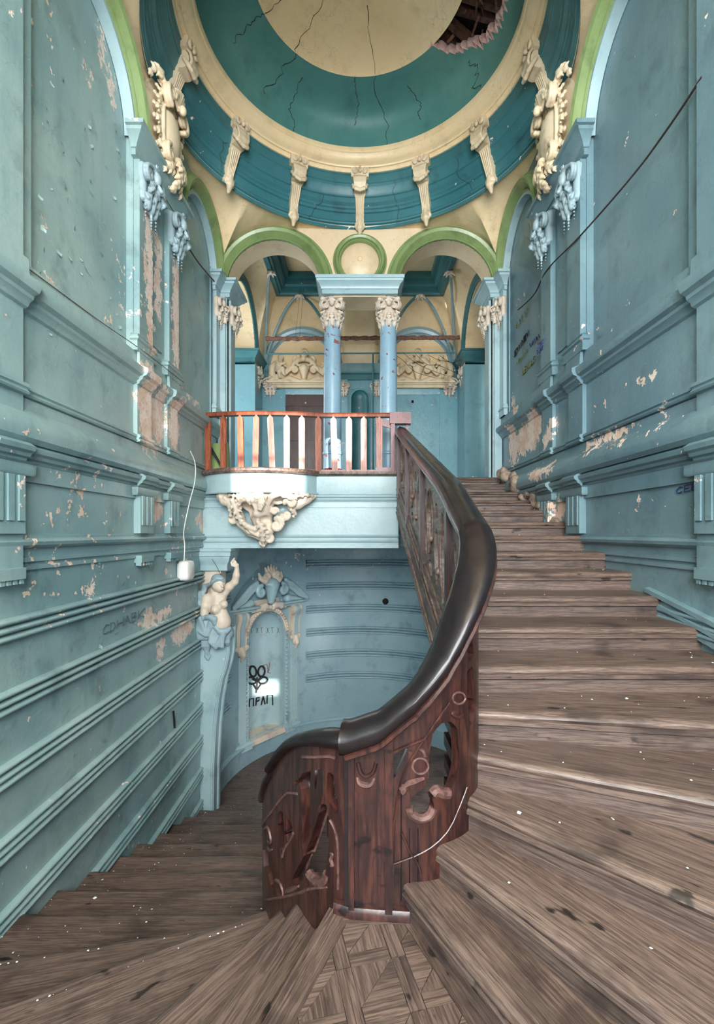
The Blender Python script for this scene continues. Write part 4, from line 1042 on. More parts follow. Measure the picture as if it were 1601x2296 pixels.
for (cx_, cy_, r) in [(940, 1712, 17), (1020, 1562, 13)]:
    ridge(UPL, [(cx_+r*math.cos(2*PI*i/24), cy_+r*math.sin(2*PI*i/24)) for i in range(24)], .0024, .011, S_ARC, ub, M['carve'], closed=True)
ridge(UPL, [(1014,1590),(1006,1596),(1016,1604),(1028,1598)], .004, .012, S_ARC, ub, M['dark'], taper=True)
for x_ in (900, 918, 936):
    ridge(UPL, [(x_, 1850 if x_ > 910 else 1760), (x_, 1960), (x_, 2010 if x_ < 915 else 1968)], .0012, .0105, S_ARC, ub, M['rail'])
# lip mouldings of the big tear-shaped hole
q = pxs(UPL, [(917,1806),(922,1822),(942,1831),(960,1824),(969,1806)], S_ARC); mk('hole_lip', MB().tube([onplan(UPL, a, b, .006) for a, b in smooth_curve(q, 30)], .009, 8), M['carve'], ub)
q = pxs(UPL, [(968,1778),(976,1770),(990,1776),(1003,1776)], S_ARC); mk('hole_lip', MB().tube([onplan(UPL, a, b, .004) for a, b in smooth_curve(q, 24)], .011, 8), M['carve'], ub)
# straight part: string board, pierced bays, battens
s_a, s_b = S_ARC+.005, UPL.s[-1]-.004
nose = lambda s_: float(np.interp(UPL.at(s_)[1], [1.09, 1.246, 3.17], [-.44, -.343, .319]))
mk('string_board', pierced(UPL, s_a, s_b, lambda s_: ubase(s_), lambda s_: nose(s_)+.035, [], .03, .030), M['string'], ub)
for dz in (.0, -.035, -.12, -.15):
    mk('string_moulding', MB().tube([onplan(UPL, q, nose(q)+dz, -.016) for q in np.linspace(s_a+.01, s_b, 14)], .006, 6), M['string'], ub)
yb = [1.10, 1.30, 1.837, 2.41, 2.93, 3.07]
for i in range(len(yb)-1):
    a, b = sy(UPL, yb[i])+(.0 if i else .006), sy(UPL, yb[i+1])-.003; wdt = b-a
    lo = lambda s_: nose(s_)+.03; hi = lambda s_: urail(s_)+.004
    hs = []
    if wdt > .3:
        def cz(u, v): s_ = a+u*wdt; return (s_, lo(s_)+(hi(s_)-.06-lo(s_))*v)
        def vesica(u, v, du, dv, n=16):
            out = []
            for k in range(n):
                t = 2*PI*k/n; out.append(cz(u+du*math.copysign(abs(math.cos(t))**1.3, math.cos(t)), v+dv*math.sin(t)))
            return out
        hs = [vesica(.20, .55, .085, .36), vesica(.47, .40, .075, .28), vesica(.72, .62, .085, .30), vesica(.47, .84, .06, .08), vesica(.90, .30, .055, .16), vesica(.70, .14, .075, .08), vesica(.92, .78, .04, .12)]
    elif wdt > .1:
        def cz(u, v): s_ = a+u*wdt; return (s_, lo(s_)+(hi(s_)-.06-lo(s_))*v)
        hs = [[cz(.3+.14*math.cos(2*PI*k/14), .62+.26*math.sin(2*PI*k/14)) for k in range(14)], [cz(.7+.13*math.cos(2*PI*k/14), .38+.2*math.sin(2*PI*k/14)) for k in range(14)], [cz(.72+.1*math.cos(2*PI*k/14), .8+.1*math.sin(2*PI*k/14)) for k in range(14)]]
    pan = mk('pierced_panel', pierced(UPL, a, b, lo, hi, hs, .0085, .018), M['string'], ub, ang=32)
    if wdt > .3:
        for h in hs[:1]+hs[2:3]:
            c = np.mean(h, axis=0); mk('carved_rim', MB().tube([onplan(UPL, c[0]+(p[0]-c[0])*1.28, c[1]+(p[1]-c[1])*1.12, -.010) for p in h], .005, 6, closed=True), M['string'], pan)
        c = cz(.34, .34); mk('carved_knob', MB().ball(onplan(UPL, c[0], c[1], -.014), .013), M['string'], pan); c = cz(.60, .50); mk('carved_knob', MB().ball(onplan(UPL, c[0], c[1], -.014), .011), M['string'], pan)
for y in yb[1:]:
    s_ = sy(UPL, y); p0 = onplan(UPL, s_, nose(s_)-.02, -.004); p1 = onplan(UPL, s_, urail(s_), -.004); w = .012
    mk('batten', MB().box(p0[0]-.022, p0[0]+.014, p0[1]-w, p0[1]+w, p0[2], p1[2]-.02), M['dark'], ub)
RP_ = [(-.5,-.30),(-.40,-.50),(.40,-.50),(.5,-.30),(.52,-.05),(.47,.18),(.34,.38),(.14,.49),(-.14,.49),(-.34,.38),(-.47,.18),(-.52,-.05)]
ss = np.concatenate([np.linspace(-.012, S_ARC+.2, 60), np.linspace(S_ARC+.25, UPL.s[-1]+.02, 20)])
path = []
for q in ss: p = UPL.at(max(q, 0))+(q-max(q, 0))*UPL.dir(.01); p = p+UPL.nrm(max(q, .005))*.008; path.append((p[0], p[1], urail(q)))
def rail_mesh(path, side, wf, hf):
    m = MB(); P = []
    for i, p in enumerate(path):
        w, h = wf(i/(len(path)-1)), hf(i/(len(path)-1)); sd = side(i); P.append([(p[0]+sd[0]*a*w, p[1]+sd[1]*a*w, p[2]+b*h) for (a, b) in RP_])
    m.grid(P, cv=True); n = len(RP_); m.f += [tuple(range(n)), tuple(range((len(path)-1)*n, len(path)*n))]; return m
rl = mk('handrail', rail_mesh(path, lambda i: UPL.nrm(max(ss[i], .005)), lambda t: .088-.012*min(t*2, 1), lambda t: .052), M['rail'], ub, ang=50)
mk('rail_bead', MB().tube([onplan(UPL, max(q, 0), urail(q)-.030, .044) for q in ss[:62]], .006, 6), M['dark'], rl)
# ---- lower balustrade
lb = thing('lower_balustrade', 'broken dark pierced balustrade descending left from the newel', 'balustrade', (-.1, 1.0, LAND-.1))
SM = sy(DNL, 1.30)
K = lambda pts: [(580+x/4.783, 1600+y/4.783) for x, y in pts]
dn_holes = [K([(470,700),(510,630),(600,600),(738,572),(736,820),(690,960),(640,1110),(590,1260),(525,1480),(508,1380),(512,1000),(500,800)]), K([(770,620),(800,605),(832,640),(842,800),(868,900),(872,1060),(830,1010),(780,900),(762,800)]),
            K([(540,1490),(600,1330),(660,1140),(715,940),(770,960),(786,1120),(790,1350),(770,1560),(752,1690),(690,1760),(620,1760),(575,1700),(500,1780),(440,1830),(400,1850),(392,1770),(440,1680)]),
            K([(252,1060),(275,1020),(305,1060),(322,1290),(306,1470),(285,1560),(262,1440),(256,1260)]), K([(335,1080),(372,1130),(402,1200),(398,1290),(350,1360),(330,1250)]), K([(84,1430),(138,1450),(150,1610),(96,1640)]),
            K([(130,1650),(180,1640),(205,1800),(180,1860)]), K([(215,1840),(250,1830),(285,1900),(280,1960),(245,1950)]), K([(395,745),(440,700),(485,712),(455,752)])]
holes = [pxs(DNL, h, SM) for h in dn_holes]
mk('pierced_panel', pierced(DNL, .001, SM, dbase, lambda s_: drail(s_), holes, .0062, .020), M['dark'], lb, ang=32)
mk('plain_panel', pierced(DNL, SM+.002, DNL.s[-1], dbase, lambda s_: drail(s_), [('e', SM+.25+.42*k, dbase(SM+.25+.42*k)+.28, .10, .09) for k in range(4)], .014, .020), M['dark'], lb, ang=32)
for (pts, r) in [(K([(80,1200),(140,1100),(240,960),(340,850),(400,838),(462,846)]), .003), (K([(100,1980),(240,1960),(340,1940),(480,1900),(620,1850),(770,1830)]), .004), (K([(872,1840),(872,1560),(866,1340),(840,1200),(800,1110)]), .003),
                 (K([(340,1900),(360,1880),(420,1860),(478,1830)]), .006), (K([(100,1250),(120,1210),(150,1220),(176,1330),(165,1375),(140,1350)]), .004), (K([(140,1420),(160,1450),(190,1440)]), .004), (K([(800,1470),(822,1480),(812,1530),(826,1590),(806,1600)]), .004),
                 (K([(210,1790),(230,1770),(270,1790),(300,1860),(310,1950)]), .004), (K([(300,1520),(330,1420),(380,1350),(410,1290),(418,1262)]), .003), (K([(520,450),(640,452),(780,440),(850,452)]), .0035)]:
    ridge(DNL, pts, r, .011, SM, lb, M['carve'], taper=r > .0035)
q = pxs(DNL, K([(560,1700),(585,1740),(640,1790),(700,1795),(740,1760),(752,1700)]), SM); mk('hole_lip', MB().tube([onplan(DNL, a, b, .004) for a, b in smooth_curve(q, 30)], .010, 8), M['carve'], lb)
# loose slats and turned knobs left inside the broken opening
for (p0, p1, w) in [(K([(735,830)])[0], K([(530,1480)])[0], .007), (K([(700,900)])[0], K([(520,1330)])[0], .004), (K([(400,1790)])[0], K([(510,1530)])[0], .004)]:
    a, b = pxs(DNL, [p0, p1], SM); mk('loose_slat', MB().tube([onplan(DNL, a[0], a[1], -.02), onplan(DNL, b[0], b[1], -.012)], w, 4), M['carve'], lb)
for (xx, y0, y1) in [(500, 640, 1290), (575, 620, 1150), (620, 600, 1080), (665, 590, 1010), (540, 690, 1400)]:
    a, b = pxs(DNL, K([(xx, y0), (xx, y1)]), SM)
    sp = mk('spindle', MB().tube([onplan(DNL, a[0], a[1]+.02, -.05-.02*(xx % 3)), onplan(DNL, b[0], b[1], -.05-.02*(xx % 3))], .0055, 6), M['dark'], lb)
    mk('turned_knob', MB().ball(onplan(DNL, a[0], a[1]-.03-.0001*xx, -.05-.02*(xx % 3)), (.011, .011, .013)), M['carve'], sp)
ss = np.linspace(0.002, sy(DNL, 1.18), 40); path = [(*(DNL.at(q)), drail(q)) for q in ss]
lr = mk('handrail', rail_mesh(path, lambda i: DNL.nrm(ss[i]), lambda t: .060, lambda t: .030), M['rail'], lb, ang=50)
ss2 = np.linspace(sy(DNL, 1.18)+.004, DNL.s[-1], 50); path = [(*(DNL.at(q)), drail(q)-.01) for q in ss2]
mk('lower_rail', rail_mesh(path, lambda i: DNL.nrm(ss2[i]), lambda t: .044, lambda t: .030), M['rail'], lb, ang=50)
mk('seam_post', MB().box(-.030, -.0225, .932, .958, LAND, -.41), M['rail'], lb)

# ================================================================ BALCONY
def bow(sag, n=40, x0=-1.0, x1=-.26, yb=3.07):
    hw = (x1-x0)/2; R = (hw*hw+sag*sag)/(2*sag); cy = yb-sag+R; xm = (x0+x1)/2; th = math.asin(hw/R)
    return [(xm+R*math.sin(-th+2*th*i/n), cy-R*math.cos(-th+2*th*i/n)) for i in range(n+1)], [(math.sin(-th+2*th*i/n), -math.cos(-th+2*th*i/n)) for i in range(n+1)]
bal = thing('balcony', 'bowed pale blue balcony front below the wooden railing', 'balcony', (-.63, 3.0, .24))
BP, BN = bow(.21)
def bow_strip(prof): 
    m = MB(); m.grid([[(x+n[0]*p, y+n[1]*p, z) for (p, z) in prof] for (x, y), n in zip(BP, BN)]); return m
m = bow_strip([(0,.245),(0,.362)]); k = len(BP)
m.add([(x, y, .246) for x, y in BP], [tuple(range(k))]); m.add([(x, y, .386) for x, y in BP], [tuple(range(k))]); mk('slab', m, M['blue'], bal)
mk('lower_bead', bow_strip([(0,.240),(.008,.240),(.012,.247),(.008,.254),(0,.256)]), M['blue'], bal)
mk('nosing', bow_strip([(0,.358),(.018,.360),(.026,.370),(.026,.382),(.018,.390),(-.03,.392)]), M['string'], bal)
rlg = thing('balcony_railing', 'plain red-brown slatted railing on the balcony', 'railing', (-.4, 3.05, .392))
RPp, RN = bow(.05, 60); RL = [(p[0], p[1]+.035) for p in RPp]+[(x, 3.105) for x in np.linspace(-.22, .30, 14)]
RLp = Plan(RL)
mk('top_rail', MB().sweep([(-.022,-.012),(.022,-.012),(.026,.002),(.018,.014),(-.018,.014),(-.026,.002)], [(x, y, .757) for x, y in RL], lambda i: (*RLp.nrm(RLp.s[i]), 0)), M['redwood'], rlg, ang=30)
mk('bottom_rail', MB().sweep([(-.012,-.006),(.012,-.006),(.012,.006),(-.012,.006)], [(x, y, .400) for x, y in RL], lambda i: (*RLp.nrm(RLp.s[i]), 0)), M['redwood'], rlg, ang=30)
for k, x in enumerate([471,505,541,577,607,643,676,712,748,783,816,850]):
    t = (x-CX)/FPX; ss = np.linspace(0, RLp.s[-1], 500); v = np.array([RLp.at(q) for q in ss]); s_ = ss[int(np.argmin(np.abs(v[:, 0]/v[:, 1]-t)))]
    p = RLp.at(s_); d = RLp.dir(s_); n = RLp.nrm(s_); w, th = .0185, .008; lean = {607: .016, 577: -.006, 541: .008, 748: .01}.get(x, 0)
    def P3(u, z, o): q = p+d*(u+lean*(1-(z-.40)/.35))+n*(o+.026); return (q[0], q[1], z)
    poly = [(-w, .392), (w, .392), (w*1.05, .70), (w, .722), (0, .745), (-w, .722), (-w*1.05, .70)]
    mk('baluster', MB().prism(poly, lambda q: P3(q[0], q[1], -th), lambda q: P3(q[0], q[1], th)), M['redwood'], rlg, smooth=False)
mk('end_post', MB().box(.196, .222, 3.06, 3.09, .39, .76), M['oxblood'], rlg); mk('end_post', MB().box(.294, .312, 3.09, 3.11, .50, .74), M['oxblood'], rlg)
mk('end_block', MB().box(.19, .325, 3.055, 3.115, .695, .768), M['oxblood'], rlg); mk('brace', MB().hexa([(.10,3.085,.70),(.10,3.10,.70),(.20,3.10,.67),(.20,3.085,.67),(.10,3.085,.74),(.10,3.10,.74),(.20,3.10,.72),(.20,3.085,.72)]), M['oxblood'], rlg)
mk('foot_block', MB().box(.10, .24, 3.07, 3.11, .392, .418), M['oxblood'], rlg)
gb = thing('green_board', 'small pale green board with a dark strap behind the balcony railing', 'board', (-.93, 3.2, FL))
mk('board', MB().hexa([(-.99,3.16,FL),(-.86,3.16,FL),(-.86,3.19,FL),(-.99,3.19,FL),(-.99,3.22,.60),(-.88,3.22,.60),(-.88,3.24,.60),(-.99,3.24,.60)]), M['green'], gb)
mk('strap', MB().tube([(-.975,3.145,.56),(-.93,3.140,.48),(-.885,3.138,.40)], .008, 6), M['black'], gb)

# ================================================================ COLUMNS AND CAPITALS
HC = 1.655-FL
def capital_sculpt():
    q = Sculpt((-.13, -.13, 1.01), (.13, .13, 1.31), .0038)
    q.cap((0, 0, 1.10), (0, 0, 1.25), .055, .060); q.ell((0, 0, 1.264), (.092, .092, .011), .003)
    Z = lambda z: np.array((0, 0, z))
    for k in range(4):
        a = PI/4+k*PI/2; U = np.array((math.cos(a), math.sin(a), 0)); T = np.array((-math.sin(a), math.cos(a), 0))
        for o in (-.010, 0, .010): q.path(spiral(U*.082+Z(1.214)+T*o, .034, .005, PI/2, -1.7, U=U, n=26), [.0075, .0045], .0015)
        q.cap(U*.05+Z(1.256), U*.092+Z(1.262), .018, .016, .003)
        leaf(q, [U*.057+Z(1.09), U*.068+Z(1.135), U*.084+Z(1.165), U*.100+Z(1.160)], .030, 4, out=U, k=.0015)
        b = k*PI/2; V = np.array((math.cos(b), math.sin(b), 0)); T = np.array((-math.sin(b), math.cos(b), 0))
        q.ell(V*.074+Z(1.232), (.020, .020, .026), .003); q.path([V*.082+T*.022+Z(1.243), V*.088+Z(1.258), V*.082-T*.022+Z(1.243)], .007, .002)
        for o in (-.5, 0, .5): q.cap(V*.078+Z(1.262), V*.084+T*.022*o+Z(1.296-.008*abs(o)), .009, .004, .002)
        for s_ in (-1, 1): q.path(spiral(V*.076+T*.034*s_+Z(1.205), .020, .004, PI/2, -1.4*s_, U=T, n=18), [.0065, .004], .0015); 
        leaf(q, [V*.057+Z(1.09), V*.066+Z(1.13), V*.080+Z(1.155)], .026, 3, out=V, k=.0015)
    for k in range(12):
        a = 2*PI*(k+.5)/12; L = .030+.032*(k % 2)
        for i in range(6): q.ell((.0605*math.cos(a), .0605*math.sin(a), 1.10-L*i/5), .0066-.0006*i, .0015)
    return sculpt_mesh(q, local=True)
col = thing('column', 'left pale blue column with red flaking paint behind the railing', 'column', (-.197, 3.45, FL), group='columns under the medallion')
sh = [(.060, .03)]
prof = [(.0685, .07), (.0665, .085), (.0655, .14), (.0645, .40), (.0620, .75), (.0575, 1.08), (.0575, 1.11)]
mk('shaft', MB().lathe(prof, (0, 0), 40), M['column'], col, local=True)
mk('base', MB().lathe([(.001, 0), (.092, 0), (.092, .022), (.086, .024), (.088, .036), (.084, .048), (.074, .052), (.076, .062), (.072, .070), (.064, .072)], (0, 0), 40), M['oxblood'], col, local=True, ang=30)
mk('shaft_ring', MB().lathe([(.066, .170), (.071, .174), (.072, .182), (.070, .190), (.065, .193)], (0, 0), 40), M['column'], col, local=True)
mk('capital', capital_sculpt(), M['stucco'], col, local=True)
dup(col, loc=(.203, 3.45, FL), label='right pale blue column nearest the carved handrail')
def set_mat(o, mat):
    o.material_slots[0].link = 'OBJECT'; o.material_slots[0].material = mat
for sx, lab in ((-1.075, 'deep aqua column at the far left of the vestibule'), (1.085, 'deep aqua column beside the dark red door')):
    c = dup(col, loc=(sx, 4.86, FL), label=lab); c['group'] = 'columns at the back of the vestibule'
    for ch in c.children:
        if ch.name.startswith(('shaft', 'base')): set_mat(ch, M['aqua'])
def pil_capital():
    q = Sculpt((-.11, -.095, -.10), (.11, .02, .21), .0038)
    for x in (-.045, 0, .045): q.cap((x, 0, .03), (x, 0, .16), .022, .024)
    for s_ in (-1, 1):
        for o in (-.008, .004): q.path(spiral((s_*.060, -.036+o, .118), .038, .006, PI/2, -1.6*s_, n=26), [.009, .005], .0015)
        leaf(q, [(s_*.035, -.022, -.01), (s_*.04, -.034, .04), (s_*.055, -.052, .072), (s_*.066, -.058, .060)], .030, 4, k=.0015)
        q.path([(0, -.05, .160), (s_*.03, -.048, .170), (s_*.07, -.042, .156)], [.010, .010, .008], .002)
        for i in range(7): q.ell((s_*.052, -.022, .02-.016*i), .0080-.0007*i, .0015)
        q.path(spiral((s_*.026, -.048, .085), .018, .004, PI/2, -1.3*s_, n=16), [.007, .004], .0015)
    leaf(q, [(0, -.022, -.01), (0, -.038, .045), (0, -.062, .085), (0, -.070, .075)], .032, 4, k=.0015); q.ell((0, -.052, .135), (.021, .018, .028), .003)
    for o in (-1, 0, 1): q.cap((0, -.045, .165), (o*.016, -.055, .196-.006*abs(o)), .010, .004, .002)
    for i in range(8): q.ell((0, -.024, -.005-.014*i), .0095-.0008*i, .0015)
    return sculpt_mesh(q, local=True)
pcap = pil_capital(); pcap.materials.append(M['stuccoblue'])
def place_cap(w, loc, rz, mat=None, sc_=1.0):
    o = bpy.data.objects.new('pilaster_capital', pcap); COL.objects.link(o); o.parent = w; o.location = W3(loc); o.rotation_euler = (0, 0, rz); o.scale = (sc_,)*3
    if mat: set_mat(o, mat)
for sgn, w in ((-1, wall_left), (1, wall_right)):
    for y in (2.198, 2.526): place_cap(w, (sgn*.976, y, 1.475), PI/2*(-sgn))
    place_cap(w, (sgn*.982, 3.33, 1.475), PI/2*(-sgn), M['stucco'], .8)
    place_cap(wall_back, (sgn*.962, 3.372, 1.475), 0, M['stucco'], .62)
    place_cap(wall_back, (sgn*.918, 3.48, 1.47), PI/2*(-sgn), M['stucco'], .85)
    place_cap(vb, (sgn*.93, 5.02, 1.45), 0, M['stucco'], .9); place_cap(vb, (sgn*.17, 5.02, 1.44), 0, M['stucco'], .7)

# ================================================================ DOME BRACKETS
def bracket_parts():
    parts = []
    m = MB(); m.prism([(.02,.262),(.02,.318),(.150,.318),(.152,.300),(.146,.290),(.140,.262)], lambda p: (-.060, -p[0], p[1]), lambda p: (.060, -p[0], p[1])); parts.append(('block', m))
    m = MB(); body = [(.0,.0),(.0,.27),(.10,.27)]+[(.108+.040*math.cos(t), .222+.046*math.sin(t)) for t in np.linspace(1.2, -1.9, 12)]+[(.078,.150),(.058,.100),(.040,.050),(.030,.012)]
    m.prism(body, lambda p: (-.040+.012*(p[1] < .16), -p[0], p[1]), lambda p: (.040-.012*(p[1] < .16), -p[0], p[1])); parts.append(('scroll_body', m))
    q = Sculpt((-.085, -.20, .10), (.085, -.02, .33), .0045)
    for k in range(-3, 4):
        x = k*.0115; pts = [(x*1.1, -.125, .285), (x*1.15, -.155, .245), (x*1.05, -.160, .210), (x*.9, -.145, .178)]; q.path(pts, [.007, .0075, .0075, .006], .002)
    q.path([(-.046, -.125, .215), (-.040, -.145, .185), (-.020, -.155, .168), (0, -.158, .160), (.020, -.155, .168), (.040, -.145, .185), (.046, -.125, .215)], .011, .004)
    for k in range(-2, 3): q.ell((k*.015, -.158, .160+.004*abs(k)), (.010, .010, .013), .004)
    for s_ in (-1, 1): q.path(spiral((s_*.030, -.152, .292), .018, .004, PI/2, -1.2*s_, n=14), [.009, .005], .003)
    q.ell((0, -.158, .292), (.012, .012, .014)); q.cap((0, -.15, .30), (0, -.16, .318), .010, .006)
    parts.append(('shell_leaf', sculpt_mesh(q, local=True)))
    m = MB()
    for k in range(-2, 3):
        x = k*.0105; m.tube([(x*1.3, -.090, .165), (x*1.1, -.066, .105), (x*.9, -.046, .055), (x*.8, -.036, .020)], .0055, 6)
    parts.append(('fluting', m))
    q = Sculpt((-.06, -.09, -.085), (.06, .03, .04), .0045)
    q.path([(0, -.035, .025), (0, -.035, -.02), (0, -.020, -.06)], [.020, .022, .010])
    for s_ in (-1, 1):
        q.path([(0, -.03, .02), (s_*.022, -.035, .010), (s_*.034, -.03, -.005)], [.011, .010, .005]); q.path([(0, -.03, -.01), (s_*.020, -.034, -.022), (s_*.030, -.026, -.012)], [.011, .009, .005])
    q.path(spiral((0, -.050, -.022), .013, .004, 0, 1.3, n=12), [.006, .004], .002)
    parts.append(('pendant', sculpt_mesh(q, local=True)))
    return parts
BPARTS = bracket_parts(); proto = None
labs = {0: 'cream console bracket at the centre of the dome ring above the medallion', -27.5: 'cream console bracket just left of the centre one on the dome ring', 27.5: 'cream console bracket just right of the centre one on the dome ring',
        -55.5: 'cream console bracket third from centre on the left of the dome ring', 55.5: 'cream console bracket third from centre on the right of the dome ring', -87: 'large cream console bracket at the far left of the dome ring', 87: 'large cream console bracket at the far right of the dome ring'}
for az, lab in labs.items():
    a = math.radians(az); R = 1.0; loc = (R*math.sin(a), YC+R*math.cos(a), 2.15)
    if proto is None:
        proto = thing('dome_bracket', lab, 'bracket', loc, (0, 0, -a), 'brackets around the dome ring')
        for nm, mm in BPARTS: mk(nm, mm, M['stucco2'], proto, local=True)
    else: dup(proto, loc=loc, rot=(0, 0, -a), label=lab)

# ================================================================ SIDE CARTOUCHES
def cartouche():
    parts = []
    q = Sculpt((-.13, -.12, .01), (.13, .01, .34), .0045); q.ell((0, -.020, .175), (.100, .070, .150), .004); parts.append(('shield', sculpt_mesh(q, local=True)))
    q = Sculpt((-.25, -.16, -.10), (.25, .02, .44), .0045)
    q.ell((0, .005, .18), (.19, .035, .24), .004)
    ring = [(.104*math.cos(t), -.045-.010*math.cos(2*t), .175+.155*math.sin(t)) for t in np.linspace(0, 2*PI, 41)]
    q.path(ring, .0105, .002); q.path([(x*1.16, y+.012, .175+(z-.175)*1.12) for x, y, z in ring], .008, .002)
    for k in range(26):
        t = 2*PI*(k+.5)/26; p = np.array((.135*math.cos(t), -.040, .175+.195*math.sin(t))); o = np.array((math.cos(t), 0, 1.2*math.sin(t)))
        leaf(q, [p-o*.012, p+o*.018+(0, -.012, 0), p+o*.042+(0, .004, 0)], .020, 3, k=.0015)
    for s_ in (-1, 1):
        for o in (-.012, .004): q.path(spiral((s_*.085, -.075+o, .322), .052, .007, -PI/2, 1.6*s_, n=28), [.013, .006], .0015); q.path(spiral((s_*.080, -.068+o, .040), .044, .007, PI/2, -1.6*s_, n=28), [.012, .006], .0015)
        leaf(q, [(s_*.03, -.07, .02), (s_*.06, -.075, -.015), (s_*.10, -.06, -.04), (s_*.13, -.04, -.035)], .030, 4, k=.0015); leaf(q, [(s_*.12, -.06, .35), (s_*.155, -.06, .365), (s_*.185, -.045, .35), (s_*.20, -.03, .31)], .028, 4, k=.0015)
    for k in range(-5, 6):
        a = k*.26; q.cap((0, -.085, .315), (.074*math.sin(a), -.105+.003*abs(k), .315+.074*math.cos(a)), .006, .0105, .001)
    q.path(arc_pts((0, -.098, .315), .058, PI*.08, PI*.92, 12), .008, .001); q.ell((0, -.11, .312), (.020, .018, .024), .002)
    leaf(q, [(0, -.085, .055), (0, -.100, .01), (0, -.085, -.045), (0, -.055, -.085)], .040, 5, k=.0015)
    parts.append(('scrollwork', sculpt_mesh(q, local=True)))
    return parts
CP = cartouche(); proto = None
for sgn, lab in ((-1, 'cream rococo cartouche on the left wall beside the green arch'), (1, 'cream rococo cartouche on the right wall beside the green arch')):
    loc = (sgn*.992, 2.4, 1.79)
    if proto is None:
        proto = thing('wall_cartouche', lab, 'cartouche', loc, (0, 0, PI/2), 'cartouches on the side walls')
        for nm, mm in CP: mk(nm, mm, M['stucco2'], proto, local=True)
    else: dup(proto, loc=loc, rot=(0, 0, -PI/2), label=lab)

# ================================================================ BALCONY CARTOUCHE
bc = thing('balcony_cartouche', 'white rococo scroll bracket hanging under the bowed balcony', 'bracket', (-.62, 3.0, -.09))
def bp(x, y, yy): return np.array(((420+x/2.965-CX)/FPX*yy, yy, (CY-(880+y/2.965))/FPX*yy))
q = Sculpt((-.96, 2.74, -.12), (-.24, 3.10, .27), .0055)
def pth(pts, r, k=.008): q.path([bp(*p) for p in pts], r, k)
pth([(430,680,2.96),(480,760,2.95),(500,860,2.98),(505,960,3.01),(508,1025,3.03)], [.10,.085,.06,.035,.012])
pth([(260,690,3.02),(360,700,2.98),(470,690,2.94),(600,690,2.96),(760,690,3.02),(830,680,3.05)], [.025,.05,.06,.05,.03,.012])
pth([(215,690,2.98),(250,720,2.96),(300,740,2.94),(340,800,2.95),(360,870,2.96),(420,930,2.97),(480,960,2.98)], [.020,.030,.030,.028,.030,.026,.020])
pth([(480,960,2.98),(530,950,2.97),(560,900,2.96),(540,870,2.96)], [.022,.026,.026,.018]); pth([(850,690,3.0),(800,720,2.98),(740,750,2.96),(690,760,2.95)], [.010,.018,.024,.024])
q.ell(bp(395, 780, 2.91), (.062, .075, .052), op='s'); q.ell(bp(625, 735, 2.90), (.052, .07, .040), op='s'); q.ell(bp(520, 850, 2.90), (.04, .05, .03), op='s')
q.ell(bp(465, 802, 2.90), (.030, .030, .028), .006)
def sp(x, y, yy, r, a0, t, th): q.path(spiral(bp(x, y, yy), r, .007, a0, t, n=24), [th, th*.55], .005)
sp(235, 690, 2.95, .026, 0, 1.3, .013); sp(690, 735, 2.91, .040, PI, -1.5, .014); sp(660, 815, 2.93, .030, PI, 1.4, .012); sp(590, 885, 2.93, .042, PI/2, -1.5, .016); sp(490, 930, 2.94, .040, 0, 1.4, .016); sp(545, 975, 2.97, .026, PI/2, -1.3, .012); sp(300, 840, 2.98, .030, 0, -1.3, .012)
sp(580, 790, 2.92, .024, 0, 1.3, .010); sp(335, 760, 2.92, .030, PI, 1.2, .012); sp(500, 1000, 3.0, .022, 0, 1.3, .010); sp(470, 690, 2.85, .026, 0, 1.4, .012); sp(760, 700, 2.96, .024, 0, -1.3, .011)
pth([(540,740,2.90),(560,690,2.88),(620,670,2.88),(690,690,2.89),(720,720,2.91)], [.013,.018,.018,.016,.012], .005); pth([(330,780,2.92),(350,720,2.89),(410,690,2.87),(470,720,2.87),(500,780,2.88)], [.012,.017,.018,.018,.012], .005)
pth([(345,850,2.93),(400,890,2.91),(450,910,2.92),(470,880,2.92)], [.014,.018,.016,.010], .005); pth([(355,880,2.95),(410,930,2.94),(470,950,2.95)], [.010,.012,.010], .004)
for k in range(5): pth([(410+k*28, 690, 2.88), (404+k*26, 720, 2.86), (415+k*22, 745, 2.87)], [.010, .012, .006], .004)
def lf(pts, r, n=4): leaf(q, [bp(*p) for p in pts], r, n, k=.002)
lf([(300,720,2.90),(330,790,2.88),(350,850,2.90),(400,900,2.92)], .030, 5); lf([(250,700,2.93),(290,760,2.93),(285,830,2.95)], .024, 4); lf([(640,690,2.88),(720,690,2.89),(790,680,2.94),(840,690,2.98)], .024, 5); lf([(470,860,2.90),(500,910,2.91),(500,970,2.94),(508,1030,2.99)], .028, 5)
lf([(600,830,2.92),(640,850,2.92),(620,900,2.93)], .024, 4); lf([(380,690,2.86),(330,690,2.88),(270,680,2.93)], .024, 4); lf([(500,700,2.84),(490,740,2.83),(480,780,2.84)], .026, 4); lf([(690,780,2.92),(720,800,2.94),(700,830,2.95)], .020, 3)
for off in (-16, 0, 16): pth([(345+off*.4,800+off,2.905),(365+off*.4,860+off,2.905),(420+off*.3,915+off,2.915),(475,945+off,2.935)], [.006,.007,.007,.005], .002)
mk('scrollwork', sculpt_mesh(q), M['stucco'], bc)

